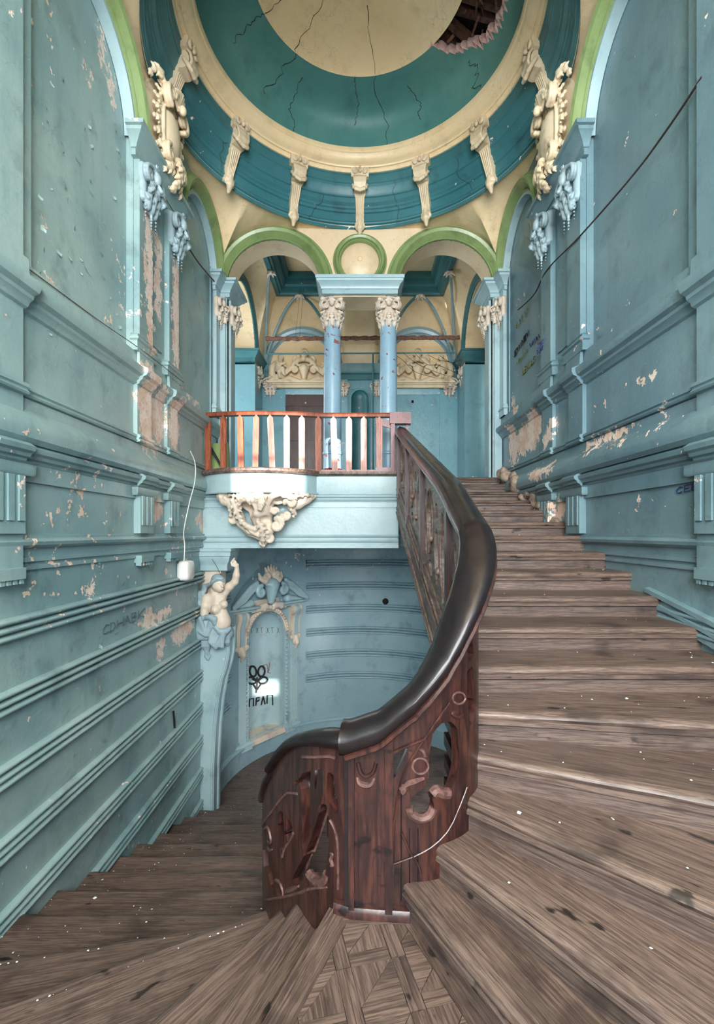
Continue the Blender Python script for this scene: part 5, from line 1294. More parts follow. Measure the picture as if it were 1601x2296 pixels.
# ================================================================ DOOR PEDIMENTS
def pediment():
    parts = []
    m = MB(); P = []
    for (p, z) in [(0,-.045),(.0,-.02),(.012,-.016),(.018,-.004),(.030,.0),(.034,.018),(.0,.022)]: P.append([(-.345-p, .02, z), (-.345-p, -.05-p, z), (.345+p, -.05-p, z), (.345+p, .02, z)])
    m.grid(P, cv=True); m.f += [(0, 1, 2, 3), (24, 25, 26, 27)]; parts.append(('cornice', m))
    for s_ in (-1, 1):
        q = Sculpt((-.39 if s_ < 0 else .02, -.11, 0), (-.02 if s_ < 0 else .39, .02, .22), .005)
        for off in (0, .022, .040): q.path([(s_*.355, -.05, .026+off*.2), (s_*.27, -.05, .048+off), (s_*.20, -.05, .085+off), (s_*.145, -.05, .135+off*.9)], .013, .004)
        q.path(spiral((s_*.100, -.055, .135), .045, .008, 0 if s_ > 0 else PI, 1.6*s_, n=26), [.016, .010], .004); q.path([(s_*.30, -.03, .02), (s_*.15, -.03, .05), (s_*.06, -.03, .03)], [.02, .035, .02])
        parts.append(('scroll', sculpt_mesh(q, local=True)))
    q = Sculpt((-.09, -.13, 0), (.09, .02, .22), .005); q.cap((0, -.05, .02), (0, -.05, .05), .028, .018); q.cap((0, -.055, .05), (0, -.055, .145), .022, .052); q.ell((0, -.055, .155), (.058, .045, .022)); q.ell((0, -.06, .02), (.05, .03, .018)); parts.append(('vase', sculpt_mesh(q, local=True)))
    q = Sculpt((-.20, -.12, .13), (.20, .02, .40), .005)
    q.ell((0, -.055, .285), (.030, .034, .038)); q.ell((0, -.085, .280), (.007, .010, .010), .003); q.ell((0, -.065, .25), (.024, .022, .03)); q.ell((-.011, -.085, .292), (.006, .004, .004), op='s'); q.ell((.011, -.085, .292), (.006, .004, .004), op='s'); q.cap((-.010, -.086, .266), (.010, -.086, .266), .004, .004, 0, op='s')
    for k in range(9): a = PI*k/8; q.ell((.034*math.cos(a), -.05, .30+.036*math.sin(a)), .015, .004)
    for k in range(-2, 3): q.cap((k*.010, -.05, .33), (k*.014, -.05, .362-.004*abs(k)), .009, .005)
    for s_ in (-1, 1):
        q.path([(s_*.02, -.05, .245), (s_*.06, -.06, .235), (s_*.10, -.06, .205), (s_*.13, -.05, .165)], [.024, .026, .022, .014]); q.path(spiral((s_*.085, -.06, .235), .034, .007, PI/2, -1.3*s_, n=20), [.014, .008], .004); q.path([(s_*.07, -.06, .19), (s_*.045, -.07, .175), (s_*.03, -.07, .19)], [.014, .012, .008])
    parts.append(('bearded_mask', sculpt_mesh(q, local=True)))
    q = Sculpt((-.37, -.14, .01), (-.13, .02, .33), .0045)
    q.ell((-.240, -.06, .258), (.028, .028, .032)); q.ell((-.240, -.052, .268), (.031, .028, .027), .003); q.ell((-.236, -.087, .254), (.006, .007, .006), .002)
    q.ell((-.262, -.055, .180), (.038, .034, .052), .012); q.ell((-.258, -.075, .165), (.028, .022, .03), .01); q.cap((-.25, -.055, .222), (-.243, -.058, .24), .016, .014)
    q.path([(-.275, -.07, .215), (-.235, -.088, .185), (-.195, -.088, .195)], [.016, .014, .011]); q.path([(-.235, -.05, .215), (-.205, -.06, .185), (-.185, -.07, .165)], [.015, .013, .010])
    for dx in (-.004, 0, .004): q.cap((-.195, -.088+dx, .195), (-.182, -.09+dx*2, .198), .004, .003, .001)
    q.path([(-.265, -.07, .145), (-.215, -.095, .135), (-.205, -.085, .085), (-.195, -.095, .075)], [.026, .023, .016, .011]); q.path([(-.285, -.06, .14), (-.25, -.095, .105), (-.25, -.075, .055), (-.235, -.09, .05)], [.025, .022, .015, .011])
    q.path([(-.30, -.03, .22), (-.335, -.03, .17), (-.335, -.03, .10), (-.30, -.04, .06)], [.018, .034, .036, .026])
    parts.append(('cherub', sculpt_mesh(q, local=True)))
    return parts
PP = pediment()
for k, (sx, lab) in enumerate(((-.575, 'cream sculpted pediment with two cherubs over the brown door'), (.60, 'cream sculpted pediment with two cherubs over the aqua door'))):
    t = thing('door_pediment', lab, 'pediment', (sx, 5.02, 1.545), (0, 0, 0), 'pediments over the vestibule doors')
    for nm, mm in PP:
        o = mk(nm, mm if isinstance(mm, bpy.types.Mesh) else me_from(mm.v, mm.f, True, 30, True), M['stucco2'], t, local=True)
        if nm == 'cherub':
            o2 = bpy.data.objects.new('cherub', o.data); COL.objects.link(o2); o2.parent = t; o2.scale = (-1, 1, 1)

# ================================================================ NICHE IN THE LOWER HALL
an = thing('niche_surround', 'pale blue arched niche with scrolled broken pediment on the lower curved wall', 'niche', tuple(nf(0, NSILL-.05, 0)))
ND = .165
def bowl(phi, z, k=1.0, e=0.0): return nf((NHW-e)*k*math.sin(phi), z, .02-(ND-e)*k*math.cos(phi))
P = []
for j in range(31):
    if j <= 18: z, k = NSILL+(NSPR-NSILL)*j/18, 1.0
    else: t = (j-18)/12*PI/2; z, k = NSPR+NHW*math.sin(t), max(math.cos(t), .002)
    P.append([bowl(-PI/2+PI*i/28, z, k) for i in range(29)])
bw = mk('bowl', MB().grid(P), M['blue'], an, ang=60)
m = MB(); m.prism([(-NHW-.03, .05), (NHW+.03, .05)]+[((NHW+.0)*math.sin(a), .02-ND*math.cos(a)) for a in np.linspace(PI/2, -PI/2, 15)], lambda p: nf(p[0], NSILL-.045, p[1]), lambda p: nf(p[0], NSILL+.0, p[1])); mk('sill', m, M['stucco'], an)
nfm = lambda u, z, n=0: nf(u, z, n)
for s_ in (-1, 1):
    a, b = sorted((s_*.235, s_*.345))
    mk('pilaster', fbox(nfm, a, b, NSILL-.03, -.92, -.05, .045), M['blue'], an); mk('pilaster_fillet', fbox(nfm, a+.028, b-.028, NSILL+.03, -.97, .045, .055), M['blue'], an)
    mk('pilaster_base', stack(nfm, a, b, [(.055, NSILL-.06), (.055, NSILL-.02), (.066, NSILL-.015), (.064, NSILL), (.047, NSILL+.01)], 0), M['blue'], an)
    mk('jamb', fbox(nfm, *sorted((s_*NHW, s_*.235)), NSILL-.02, NSPR, -.06, .025), M['blue'], an)
    # egg beads up the jamb
    m = MB()
    for i in range(24): m.ball(nf(s_*.216, NSILL+.02+(NSPR-NSILL-.02)*i/23, .026), (.013, .013, .014), 7, 5)
    mk('egg_moulding', m, M['stuccoblue'], an, kind='stuff')
    # console above the pilaster
    prof_ = [(.0,-.92),(.05,-.92),(.055,-.90),(.062,-.86),(.060,-.80),(.066,-.74),(.085,-.69),(.095,-.66),(.085,-.635),(.07,-.625),(.0,-.625)]
    c = s_*.29
    for (u0, u1, d) in ((c-.05, c-.018, 0), (c-.018, c+.018, .012), (c+.018, c+.05, 0)):
        m = MB(); m.prism([(p[0]+d*(p[0] > 0), p[1]) for p in prof_], lambda p: nf(u0, p[1], p[0]), lambda p: nf(u1, p[1], p[0])); mk('console', m, M['blue'] if d else M['stucco'], an, ang=50)
    mk('entablature_block', stack(nfm, c-.06, c+.06, [(.07, -.625), (.075, -.612), (.095, -.602), (.10, -.585)], 0), M['blue'], an)
    q = Sculpt((-.45, -.01, -.62), (.45, .19, -.30), .006)
    for off in (0, .025, .048): q.path([(s_*.395, .10, -.575+off*.2), (s_*.30, .095, -.535+off), (s_*.22, .085, -.475+off), (s_*.155, .08, -.435+off*.8)], .016, .005)
    q.path(spiral((s_*.118, .09, -.475), .050, .009, PI/2, -1.5*s_, n=26), [.020, .012], .004); q.path([(s_*.38, .06, -.585), (s_*.20, .05, -.56)], [.015, .035])
    mk('pediment_scroll', sculpt_mesh(q, lambda p: nf(p[0], p[2], p[1])), M['blue'], an)
    q = Sculpt((-.40, 0, -1.06), (.40, .14, -.86), .006)
    q.path(spiral((s_*.25, .06, -.905), .022, .006, 0, 1.2, n=14), .011, .003); q.path(spiral((s_*.33, .06, -.905), .022, .006, PI, -1.2, n=14), .011, .003); q.path([(s_*.29, .06, -.90), (s_*.29, .075, -.95), (s_*.29, .06, -1.0)], [.022, .022, .010]); q.path([(s_*.26, .055, -.92), (s_*.27, .06, -.96)], [.014, .006]); q.path([(s_*.32, .055, -.92), (s_*.31, .06, -.96)], [.014, .006])
    mk('capital', sculpt_mesh(q, lambda p: nf(p[0], p[2], p[1])), M['stucco'], an)
m = MB(); m.grid([[nf(r*math.cos(a), NSPR+r*math.sin(a), n) for (r, n) in [(NHW, -.01), (NHW, .03), (.205, .036), (.232, .036), (.240, .026), (.240, -.03)]] for a in np.linspace(0, PI, 41)]); mk('arch_band', m, M['stucco'], an, ang=30)
m = MB()
for i in range(26): a = PI*(i+.5)/26; m.ball(nf(.218*math.cos(a), NSPR+.218*math.sin(a), .036), .014, 7, 5)
mk('arch_beads', m, M['stucco'], an, kind='stuff')
m = MB(); pts = [(-.24, NSPR), (-.24, -.60), (.24, -.60), (.24, NSPR)]
Pg = []
for a in np.linspace(0, PI, 31):
    u = .24*math.cos(a); Pg.append([nf(u, NSPR+.24*math.sin(a), .01), nf(u, -.55, .01)])
m.grid(Pg); mk('tympanum', m, M['stucco'], an)
q = Sculpt((-.22, -.02, -.64), (.22, .18, -.24), .006)
q.cap((0, .07, -.56), (0, .08, -.43), .030, .062, .01); q.ell((0, .085, -.42), (.075, .045, .03))
parts_sh = mk('shield', sculpt_mesh(q, lambda p: nf(p[0], p[2], p[1])), M['blue'], an)
q = Sculpt((-.24, -.02, -.66), (.24, .18, -.20), .006)
for s_ in (-1, 1):
    q.path([(s_*.03, .07, -.36), (s_*.075, .08, -.39), (s_*.11, .07, -.37), (s_*.12, .06, -.33)], [.026, .026, .020, .010]); q.path([(s_*.05, .05, -.60), (s_*.12, .05, -.61), (s_*.18, .05, -.63)], [.03, .026, .014]); q.path(spiral((s_*.05, .085, -.345), .030, .008, PI, -1.3*s_, n=18), [.014, .008], .004)
for k in range(-2, 3): q.cap((k*.02, .07, -.34), (k*.030, .07, -.26-.012*abs(k)), .018, .008)
for k in range(9): q.ell(((k-4)*.032, .055, -.615+.010*math.cos(k*1.9)), (.024, .022, .020), .006)
mk('crest', sculpt_mesh(q, lambda p: nf(p[0], p[2], p[1])), M['stucco'], an)
# marker drawing and letters inside the niche
def niche_px(x, y):
    best = None
    for ph in np.linspace(-1.45, 1.45, 400):
        p = bowl(ph, 0, 1, .004); e = abs(p[0]/p[1]-(x-CX)/FPX)
        if best is None or e < best[0]: best = (e, ph, p)
    return (best[2][0], best[2][1], (CY-y)/FPX*best[2][1])
G8 = lambda pts: [niche_px(423+(x-10)/3.0, 1200+y/2.76) for x, y in pts]
gf = thing('flower_graffiti', 'black marker flower and four letters scrawled in the niche', 'graffiti', G8([(470, 1060)])[0])
def stroke(pts, r, parent, mat, name='stroke', n=6): mk(name, MB().tube(pts, r, n), mat, parent)
for (cx_, cy_, rx, ry, rot) in [(443, 843, 22, 32, -.15), (500, 843, 22, 32, .15), (432, 900, 30, 20, .25), (510, 898, 30, 20, -.25)]:
    pts = [(cx_+rx*math.cos(t)*math.cos(rot)-ry*math.sin(t)*math.sin(rot), cy_+rx*math.cos(t)*math.sin(rot)+ry*math.sin(t)*math.cos(rot)) for t in np.linspace(0, 2*PI, 22)]
    stroke(G8(pts), .0085, gf, M['black'], 'petal')
stroke(G8([(440,890),(470,905),(500,885)]), .0085, gf, M['black']); stroke(G8([(470,880),(468,930),(462,975)]), .0085, gf, M['black'], 'stem'); stroke(G8([(440,915),(462,950)]), .0085, gf, M['black'], 'stem'); stroke(G8([(500,915),(470,955)]), .0085, gf, M['black'], 'stem')
for L in [[(418,1062),(420,1014),(446,1010),(446,1058)], [(462,1055),(466,1008)], [(466,1008),(486,1004),(484,1022),(466,1030)], [(498,1052),(512,998)], [(512,998),(524,1046)], [(537,1042),(538,992),(574,990),(576,1052)]]: stroke(G8(L), .0062, gf, M['black'], 'letter_stroke')
rg = thing('red_scribble', 'thin red marker scribble above the flower graffiti', 'graffiti', G8([(480, 860)])[0])
for L in [[(406,798),(416,815),(430,806),(440,808)], [(416,815),(412,840)], [(505,835),(515,805),(535,800),(545,830),(540,850),(562,855)], [(556,785),(550,830),(545,850)]]: stroke(G8(L), .0022, rg, M['redink'])
sc2 = thing('scratched_letters', 'faint scratched letters high in the niche', 'graffiti', G8([(540, 590)])[0])
for i, x in enumerate((430, 465, 500, 535, 570, 605)):
    for L in ([(x,572),(x+4,605)], [(x-8,574),(x+12,570)]) if i % 2 == 0 else ([(x,572),(x+14,604)], [(x+14,572),(x,606)]): stroke(G8(L), .0016, sc2, M['olive'])

# ================================================================ CARYATID
cy = thing('caryatid', 'stone caryatid with raised arm and blue drapery on a tapering pilaster', 'statue', (-.93, 3.05, -1.77))
q8 = lambda x, y, yy=3.0: np.array(((430+x/8.83-CX)/356.4, yy, (CY-(1240+y/8.83))/356.4))
m = MB(); P = []
for (p, z) in [(.012,-.096),(.012,-.115),(.006,-.120),(.006,-.145),(.0,-.150),(-.006,-.175),(-.018,-.195),(-.020,-.205),(-.020,-.236)]: P.append([(-1.0, 3.0-p, z), (-.812+p, 3.0-p, z), (-.812+p, 3.2, z), (-1.0, 3.2, z)])
m.grid(P, cv=True); m.f += [(0, 1, 2, 3), (32, 33, 34, 35)]; mk('entablature_block', m, M['blue'], cy, ang=30)
edge = [(-.812,-.60),(-.818,-.76),(-.835,-.84),(-.862,-.93),(-.884,-1.05),(-.902,-1.22),(-.914,-1.45),(-.918,-1.80)]
poly = [(-1.0, -1.80), (-1.0, -.60)]+edge
mk('tapering_shaft', MB().prism(poly, lambda p: (p[0], 3.02, p[1]), lambda p: (p[0], 3.17, p[1])), M['blue'], cy, ang=30)
mk('shaft_edge', MB().tube([(x-.012, 3.018, z) for x, z in edge], .008, 6), M['blue'], cy); mk('shaft_edge', MB().tube([(x+.002, 3.10, z) for x, z in edge], .010, 6), M['blue'], cy)
mk('back_block', MB().box(-1.0, -.88, 3.05, 3.16, -.62, -.23), M['stucco'], cy)
b = Sculpt((-1.02, 2.84, -.66), (-.72, 3.12, -.14), .0042)
# torso, neck, head
b.ell(q8(520, 880, 3.0), (.062, .046, .050), .015); b.ell(q8(520, 1010, 3.0), (.056, .045, .060), .015); b.ell(q8(590, 1180, 2.99), (.048, .042, .055), .02); b.ell(q8(640, 1330, 2.985), (.054, .050, .060), .02); b.ell(q8(560, 1440, 3.0), (.068, .055, .05), .02)
b.ell(q8(545, 1075, 2.955), (.030, .030, .030), .010); b.ell(q8(690, 985, 2.965), (.026, .028, .027), .010); b.ell(q8(540, 1100, 2.925), .005, .003); b.ell(q8(705, 1000, 2.938), .005, .003)
b.path([q8(480, 800, 3.0), q8(490, 720, 2.99), q8(520, 660, 2.985)], [.030, .025, .026], .010)
hd = q8(590, 590, 2.97); tilt = Matrix.Rotation(.55, 3, 'Y')
b.ell(hd, (.036, .040, .050), .008, tilt); b.ell(hd+np.array((.012, -.016, -.024)), (.024, .024, .026), .010, tilt)
b.ell(hd+np.array((.030, -.034, -.010)), (.006, .009, .011), .004); b.cap(hd+np.array((.028, -.030, .004)), hd+np.array((.034, -.038, -.014)), .004, .006, .004)
b.ell(hd+np.array((.030, -.030, -.028)), (.010, .007, .005), .003); b.ell(hd+np.array((.020, -.034, -.004)), (.007, .005, .005), .002); b.ell(hd+np.array((.012, -.038, .000)), (.008, .004, .004), 0, op='s'); b.ell(hd+np.array((-.026, -.026, -.012)), (.006, .007, .010), .003)
# arms
b.path([q8(390, 860, 3.0), q8(350, 900, 2.985), q8(330, 1020, 2.975), q8(315, 1150, 2.97), q8(330, 1240, 2.96)], [.030, .032, .028, .024, .020], .012)
b.path([q8(600, 850, 3.01), q8(660, 760, 3.02), q8(760, 660, 3.01), q8(880, 560, 3.0)], [.030, .028, .025, .021], .012); b.path([q8(880, 560, 3.0), q8(915, 430, 2.99), q8(930, 290, 2.985)], [.023, .021, .014], .008)
pal = q8(925, 235, 2.98); b.ell(pal, (.016, .013, .016), .006)
for i, (dx, dz, l1) in enumerate([(-.006, .024, .022), (-.014, .020, .024), (-.020, .013, .022), (-.023, .005, .018)]):
    k1 = pal+np.array((dx*.8, -.004*i+.004, dz*.9)); k2 = k1+np.array((-.012, -.003, .014)); k3 = k2+np.array((.006+.003*i, -.003, .010)); b.path([pal, k1, k2, k3], [.007, .0055, .005, .004], .002)
b.path([pal+np.array((-.008, -.008, -.004)), pal+np.array((-.024, -.014, .000)), pal+np.array((-.030, -.012, .012))], [.007, .006, .004], .002)
body = mk('figure', sculpt_mesh(b), M['stucco'], cy)
h = Sculpt((-1.02, 2.86, -.58), (-.80, 3.12, -.22), .0042)
h.ell(hd+np.array((-.006, .008, .022)), (.044, .046, .038), .006, tilt)
for k in range(7):
    t = k/6; h.path([hd+np.array((-.040+.012*t, -.020-.018*t, .000+.018*t)), hd+np.array((-.012+.012*t, -.034-.008*t, .026+.012*t)), hd+np.array((.020+.008*t, -.030-.002*t, .030+.006*t)), hd+np.array((.036, -.022, .016+.012*t))], [.007, .009, .009, .006], .002)
for k in range(5): h.path([hd+np.array((-.030, -.010+.012*k, .030-.006*k)), hd+np.array((-.050, -.006+.012*k, .0)), q8(330-12*k, 640, 2.99), q8(300-14*k, 760, 2.99)], [.010, .011, .010, .008], .003)
for (x0, ph) in ((250, 0), (215, 1.4), (190, 2.6)): h.path([q8(x0+34*math.sin(ph+i*.9), 760+48*i, 2.985) for i in range(11)], [.011]*8+[.009, .007, .005], .002)
mk('hair', sculpt_mesh(h), M['stuccoblue'], cy)
d = Sculpt((-1.03, 2.86, -.88), (-.76, 3.14, -.50), .0045)
d.ell(q8(360, 1400, 3.01), (.085, .07, .07), .01); d.ell(q8(560, 1560, 3.01), (.09, .07, .07), .015)
for k in range(7): t = k/6; d.path([q8(150+20*k, 1290-10*k, 2.965-.006*k), q8(260+18*k, 1500+22*k-60*t, 2.945), q8(400+8*k, 1560-38*k, 2.945), q8(520-4*k, 1300+12*k, 2.95)], [.011, .013, .013, .010], .003)
for k in range(8): t = k/7; d.path([q8(460+12*k, 1470+6*k, 2.955), q8(440+34*k, 1700+18*k-40*t, 2.945), q8(560+20*k, 1800-38*k, 2.942), q8(700+8*k, 1600-16*k, 2.95), q8(790, 1500-6*k, 2.965)], [.009, .012, .013, .011, .008], .003)
for k in range(6): d.path([q8(190+34*k, 1300, 2.96), q8(200+36*k, 1480, 2.952), q8(210+30*k, 1640+10*(k % 2), 2.962)], [.012, .014, .010], .003)
d.path([q8(150, 1280, 2.97), q8(300, 1240, 2.955), q8(440, 1210, 2.945), q8(530, 1260, 2.94), q8(540, 1340, 2.94)], [.014, .017, .020, .020, .014], .006); d.path([q8(530, 1400, 2.95), q8(640, 1500, 2.945), q8(760, 1490, 2.95), q8(810, 1450, 2.96)], [.014, .018, .018, .012], .005)
for k in range(4): d.path([q8(270+30*k, 1650, 2.985), q8(265+34*k, 1800, 2.99), q8(280+24*k, 1880+20*(k % 2), 3.0)], [.014, .013, .009], .004)
for k in range(3): d.path([q8(700+25*k, 1580, 2.98), q8(700+28*k, 1720, 2.985), q8(720+18*k, 1790, 2.995)], [.014, .014, .008], .004)
d.path([q8(320, 1930, 3.0), q8(300, 2020, 3.005), q8(340, 2080, 3.01), q8(370, 2020, 3.01), q8(345, 1940, 3.0)], .009, .004)
mk('drapery', sculpt_mesh(d), M['stuccoblue'], cy)

# ================================================================ FITTINGS, WIRES, PIPES, WRITING, DEBRIS
def wallpt(side, x, y, n=.004):
    u, z = (lw if side < 0 else rw)(x, y); return (fl_ if side < 0 else fr_)(u, z, n)
bx_ = thing('wall_speaker', 'small white plastic box on the left wall above the reeded bands', 'speaker', wallpt(-1, 404, 1298, .03))
m = MB(); u0, z0 = lw(404, 1279)
P = []
for (k, n) in ((.86, .004), (1.0, .012), (1.0, .045), (.94, .058), (.78, .064), (.01, .066)):
    P.append([fl_(u0+.062*k*math.copysign(abs(math.cos(t))**.45, math.cos(t)), z0+.056*k*math.copysign(abs(math.sin(t))**.45, math.sin(t)), n) for t in np.linspace(0, 2*PI, 33)[:-1]])
m.grid(P, cv=True); mk('housing', m, M['white'], bx_, ang=50); mk('back_plate', fbox(fl_, u0-.045, u0+.045, z0-.04, z0+.04, 0, .010), M['frame'], bx_)
def wire(name, pts, r, mat, label): o = mk(name, MB().tube([tuple(p) for p in smooth_curve(pts, 10*len(pts))], r, 6), mat, label=label, cat='wire'); return o
wire('cord', [wallpt(-1, *p) for p in [(405,1012,.055),(414,1040,.06),(415,1080,.055),(404,1130,.05)]]+[wallpt(-1, *p) for p in [(400,1190,.03),(402,1225,.03),(400,1262,.03)]], .0028, M['frame'], 'thin white cord hanging down to the white wall box')
wire('cable', [wallpt(-1, *p) for p in [(0,566,.018),(120,652,.016),(220,724,.016),(310,790,.03),(400,858,.03)]], .0016, M['wire'], 'thin dark cable along the left dado moulding')
wire('cable', [wallpt(-1, *p) for p in [(402,512,.03),(415,545,.008),(440,585,.006),(462,612,.006),(482,640,.02)]], .0042, M['wire'], 'copper-brown cable dropping from the left entablature to the corner capital')
wire('cable', [wallpt(1, *p) for p in [(1590,172,.02),(1500,288,.004),(1420,395,.004),(1318,527,.03),(1240,605,.03),(1200,660,.006),(1163,695,.004)]], .0034, M['crack'], 'dark cable running along the right wall across the pilasters')
wire('wire', [(-.98,3.04,-.10),(-.90,2.99,-.19),(-.855,2.965,-.26)], .0014, M['crack'], 'loose wire hanging in front of the statue block')
pipe = thing('heating_pipe', 'rusty lagged pipe crossing the vestibule below the vault', 'pipe', (0, 4.62, 1.86))
pts = [(-.905+1.86*i/60, 4.62, 1.862+.012*i/60+.003*math.sin(i*1.7)) for i in range(61)]
mk('lagging', MB().tube(pts, [.019+.003*math.sin(i*2.1)+.002*random.random() for i in range(61)], 10), M['rust'], pipe)
p2 = thing('thin_pipe', 'thin teal pipe under the lagged pipe in the vestibule', 'pipe', (0, 4.72, 1.76)); mk('pipe_run', MB().tube([(-.93, 4.72, 1.755), (.93, 4.72, 1.765)], .008, 8), M['teal'], p2); mk('riser_pipe', MB().tube([(.128, 4.72, 1.758), (.130, 4.72, FL+.02)], .008, 8), M['teal'], p2)
for k in range(5):
    x = .30+.12*k; wire('loose_wire', [(x, 4.70, 1.77-.01*k), (x+.12, 4.74, 1.70-.02*(k % 3)), (x+.25, 4.78, 1.60+.03*k), (min(x+.45, .98), 4.84, 1.56+.02*k)], .0022, M['crack'], ['loose dark wire lying lowest, nearest the right column', 'loose dark wire second from the right column over the pediment', 'loose dark wire crossing the middle of the right pediment', 'loose dark wire second from the aqua column over the pediment', 'loose dark wire reaching the aqua column beside the pediment'][k])['group'] = 'wires over the right pediment'
for k in range(2): wire('string', [(-.62+.04*k, 4.62, 1.88), (-.56+.03*k, 4.55, 2.31)], .0012, M['crack'], ['left of two thin strings from the left vault boss to the pipe', 'right of two thin strings from the left vault boss to the pipe'][k])['group'] = 'strings in the vestibule'
# stroke letters
FONT = {'A': [[(0,0),(.5,1),(1,0)],[(.2,.4),(.8,.4)]], 'B': [[(0,0),(0,1),(.7,.95),(.75,.6),(0,.5),(.85,.4),(.8,.05),(0,0)]], 'C': [[(1,.85),(.5,1),(0,.6),(.1,.15),(.55,0),(1,.15)]], 'D': [[(0,0),(0,1),(.7,.85),(.9,.4),(.6,.05),(0,0)]], 'E': [[(1,0),(0,0),(0,1),(1,1)],[(0,.5),(.8,.5)]],
        'H': [[(0,0),(0,1)],[(1,0),(1,1)],[(0,.5),(1,.5)]], 'I': [[(.5,0),(.5,1)]], 'K': [[(0,0),(0,1)],[(1,1),(0,.45),(1,0)]], 'L': [[(0,1),(0,0),(.9,0)]], 'M': [[(0,0),(0,1),(.5,.4),(1,1),(1,0)]], 'N': [[(0,0),(0,1),(1,0),(1,1)]], 'P': [[(0,0),(0,1),(.8,.9),(.8,.55),(0,.5)]], 'R': [[(0,0),(0,1),(.8,.9),(.8,.55),(0,.5),(.9,0)]],
        'S': [[(1,.9),(.4,1),(.05,.75),(.9,.35),(.6,0),(0,.1)]], 'T': [[(.5,0),(.5,1)],[(0,1),(1,1)]], '8': [[(.5,.5),(.1,.75),(.5,1),(.9,.75),(.5,.5),(.0,.25),(.5,0),(1,.25),(.5,.5)]], 'Z': [[(0,1),(1,1),(0,0),(1,0)]]}
def scrawl(name, text, side, x0, y0, dx, dy, w, h, mat, r, label, n=.004):
    """letters advance by (dx, dy) pixels of the photograph, w wide and h tall, written on the side wall"""
    g = thing(name, label, 'graffiti', wallpt(side, x0, y0, .004))
    for i, ch in enumerate(text):
        if ch == ' ': continue
        for L in FONT[ch]:
            pts = [wallpt(side, x0+i*dx+p[0]*w+p[1]*w*.1, y0+i*dy+p[0]*w*dy/dx-p[1]*h, n) for p in L]
            mk('letter_stroke', MB().tube(pts, r, 5), mat, g)
    return g
def scribble(name, count, side, x0, y0, dx, dy, w, h, mat, r, label, n=.004):
    """illegible pen marks: short zigzags, no letters"""
    g = thing(name, label, 'graffiti', wallpt(side, x0, y0, .004))
    for i in range(count):
        pts = [wallpt(side, x0+i*dx+w*random.uniform(0, 1), y0+i*dy-h*(k % 2*.7+random.uniform(0, .3)), n) for k in range(random.randint(3, 5))]
        mk('pen_stroke', MB().tube(pts, r, 5), mat, g)
    return g
scrawl('graffiti', 'EMINEM', 1, 1145, 800, 5.2, -8.2, 4, 12, M['black'], .0042, 'bold dark rising word among the scribbles on the right wall', -.026)
scrawl('graffiti', 'LINKIN', 1, 1216, 786, 2.6, -3.2, 2, 9, M['blueink'], .0026, 'small blue two-line scribble beside the right pilaster, upper line', .0285)
scrawl('graffiti', 'PARK', 1, 1216, 797, 3.4, -3.8, 2.6, 9, M['blueink'], .0026, 'small blue two-line scribble beside the right pilaster, lower line', .0285)
scrawl('graffiti', 'BEATLS', 1, 1162, 842, 4.6, -5.4, 4, 13, M['olive'], .0030, 'large olive outlined word low on the right wall', -.026)
scrawl('graffiti', 'SK', 1, 1204, 793, 5, -5, 4, 13, M['blueink'], .0030, 'two blue letters left of the right pilaster', -.026)
scribble('graffiti', 5, 1, 1178, 778, 4.5, -5.2, 3.6, 9, M['blueink'], .0026, 'dark blue scribble above the olive word', -.026)
scribble('graffiti', 5, 1, 1195, 775, 5, -5.4, 4, 8, M['redink'], .0020, 'faint purple-red scribble near the right pilaster', -.026)
scribble('graffiti', 5, 1, 1148, 738, 6, -9, 5, 16, M['olive'], .0022, 'tall faint scribble under the right wall cable', -.026)
scribble('graffiti', 5, 1, 1150, 818, 5, -6.5, 4, 11, M['olive'], .0024, 'faint olive scribble between the dark word and the large olive word', -.026)
scribble('graffiti', 3, 1, 1199, 848, 4, -5, 3.4, 14, M['blueink'], .0030, 'short dark blue scribble low beside the right pilaster', -.026)
scrawl('graffiti', 'CEB', 1, 1520, 1107, 17, -4, 12, 14, M['blueink'], .0020, 'faint blue scribble on the panel at the far right')
scrawl('graffiti', 'CDHABK', -1, 228, 1424, 16, -7, 13, 20, M['pencil'], .0014, 'thin dark cursive word on the left wall beside the bare plaster')
rt = thing('red_mark', 'small red scratch mark on the right pilaster panel', 'graffiti', wallpt(1, 1290, 750)); mk('stroke', MB().tube([wallpt(1, 1285, 755, .012), wallpt(1, 1293, 749, .012), wallpt(1, 1299, 750, .012)], .003, 5), M['redink'], rt)
bk = mk('marker_dash', MB().tube([wallpt(-1, 387, 1595), wallpt(-1, 389, 1612), wallpt(-1, 390, 1632)], .006, 6), M['black'], label='short black marker stroke low on the left wall', cat='graffiti')
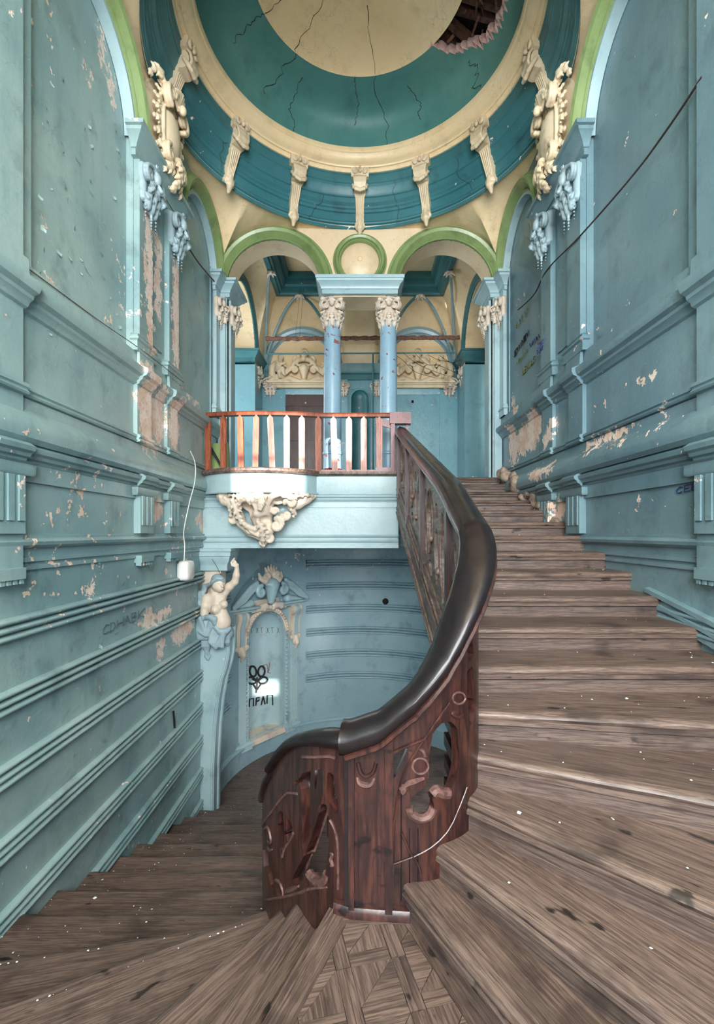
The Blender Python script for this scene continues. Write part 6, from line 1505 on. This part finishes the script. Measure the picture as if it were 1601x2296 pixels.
vh = mk('vent_hole', MB().tube([apse_pt(math.radians(76.5), -.62, .002), apse_pt(math.radians(76.5), -.62, .012)], .028, 14), M['void'], label='small dark round hole in the curved wall', cat='hole')
# curled paint flakes on the left wall
random.seed(5); m = MB()
for i in range(90):
    x = random.uniform(60, 300); y = random.uniform(150, 760); 
    if random.random() < .25: x, y = random.uniform(150, 440), random.uniform(1240, 1700)
    u, z = lw(x, y); s_ = random.uniform(.006, .018); a = random.uniform(0, 6.28); n0 = -.03 if (z > .82 and abs(u-1.83) < .27) else 0; P = []
    for k in range(4):
        t = k/3; P.append([fl_(u+s_*(math.cos(a)*(t-.5)-math.sin(a)*w), z+s_*(math.sin(a)*(t-.5)+math.cos(a)*w), n0+.001+s_*.45*t*t) for w in (-.5+.2*random.random(), .5-.3*t)])
    m.grid(P)
mk('paint_curls', m, M['left'], kind='stuff', label='curled flakes of blue paint lifting off the left wall')
m = MB()
for i in range(420):
    if random.random() < .62:
        j = random.choice([3,4,5,6,7,8,9,10,11,12,13,14]); A, B = np.array(L_IN[j]), np.array(L_OUT[j]); t = 1-abs(random.gauss(0, .22)) if j > 6 else random.random()
        t = min(max(t, .03), .99); p = A+(B-A)*t; y = p[1]-random.uniform(.02, .16) if j > 4 else p[1]; z = ZL(j)+.002; x = p[0]
        if j <= 4: x += .03
    else:
        k = random.randint(2, 16); A, B = np.array(R_IN[k]), np.array(R_OUT[k]); A2, B2 = np.array(R_IN[k-1]), np.array(R_OUT[k-1]); t = random.random(); w = random.uniform(.1, .85); p = (A+(B-A)*t)*(1-w)+(A2+(B2-A2)*t)*w; x, y, z = p[0], p[1], ZR(k)+.002
    s_ = random.uniform(.0012, .0042)*(1 if random.random() < .9 else 1.8); a = random.uniform(0, 6.28)
    m.add([(x+s_*random.uniform(.5, 1)*math.cos(a+q), y+s_*random.uniform(.5, 1)*math.sin(a+q), z) for q in (0, 1.5, 3.1, 4.6)]+[(x, y, z+s_*.5)], [(0, 1, 4), (1, 2, 4), (2, 3, 4), (3, 0, 4)])
mk('paint_chips', m, M['paleflake'], kind='stuff', label='pale paint chips scattered on the steps')
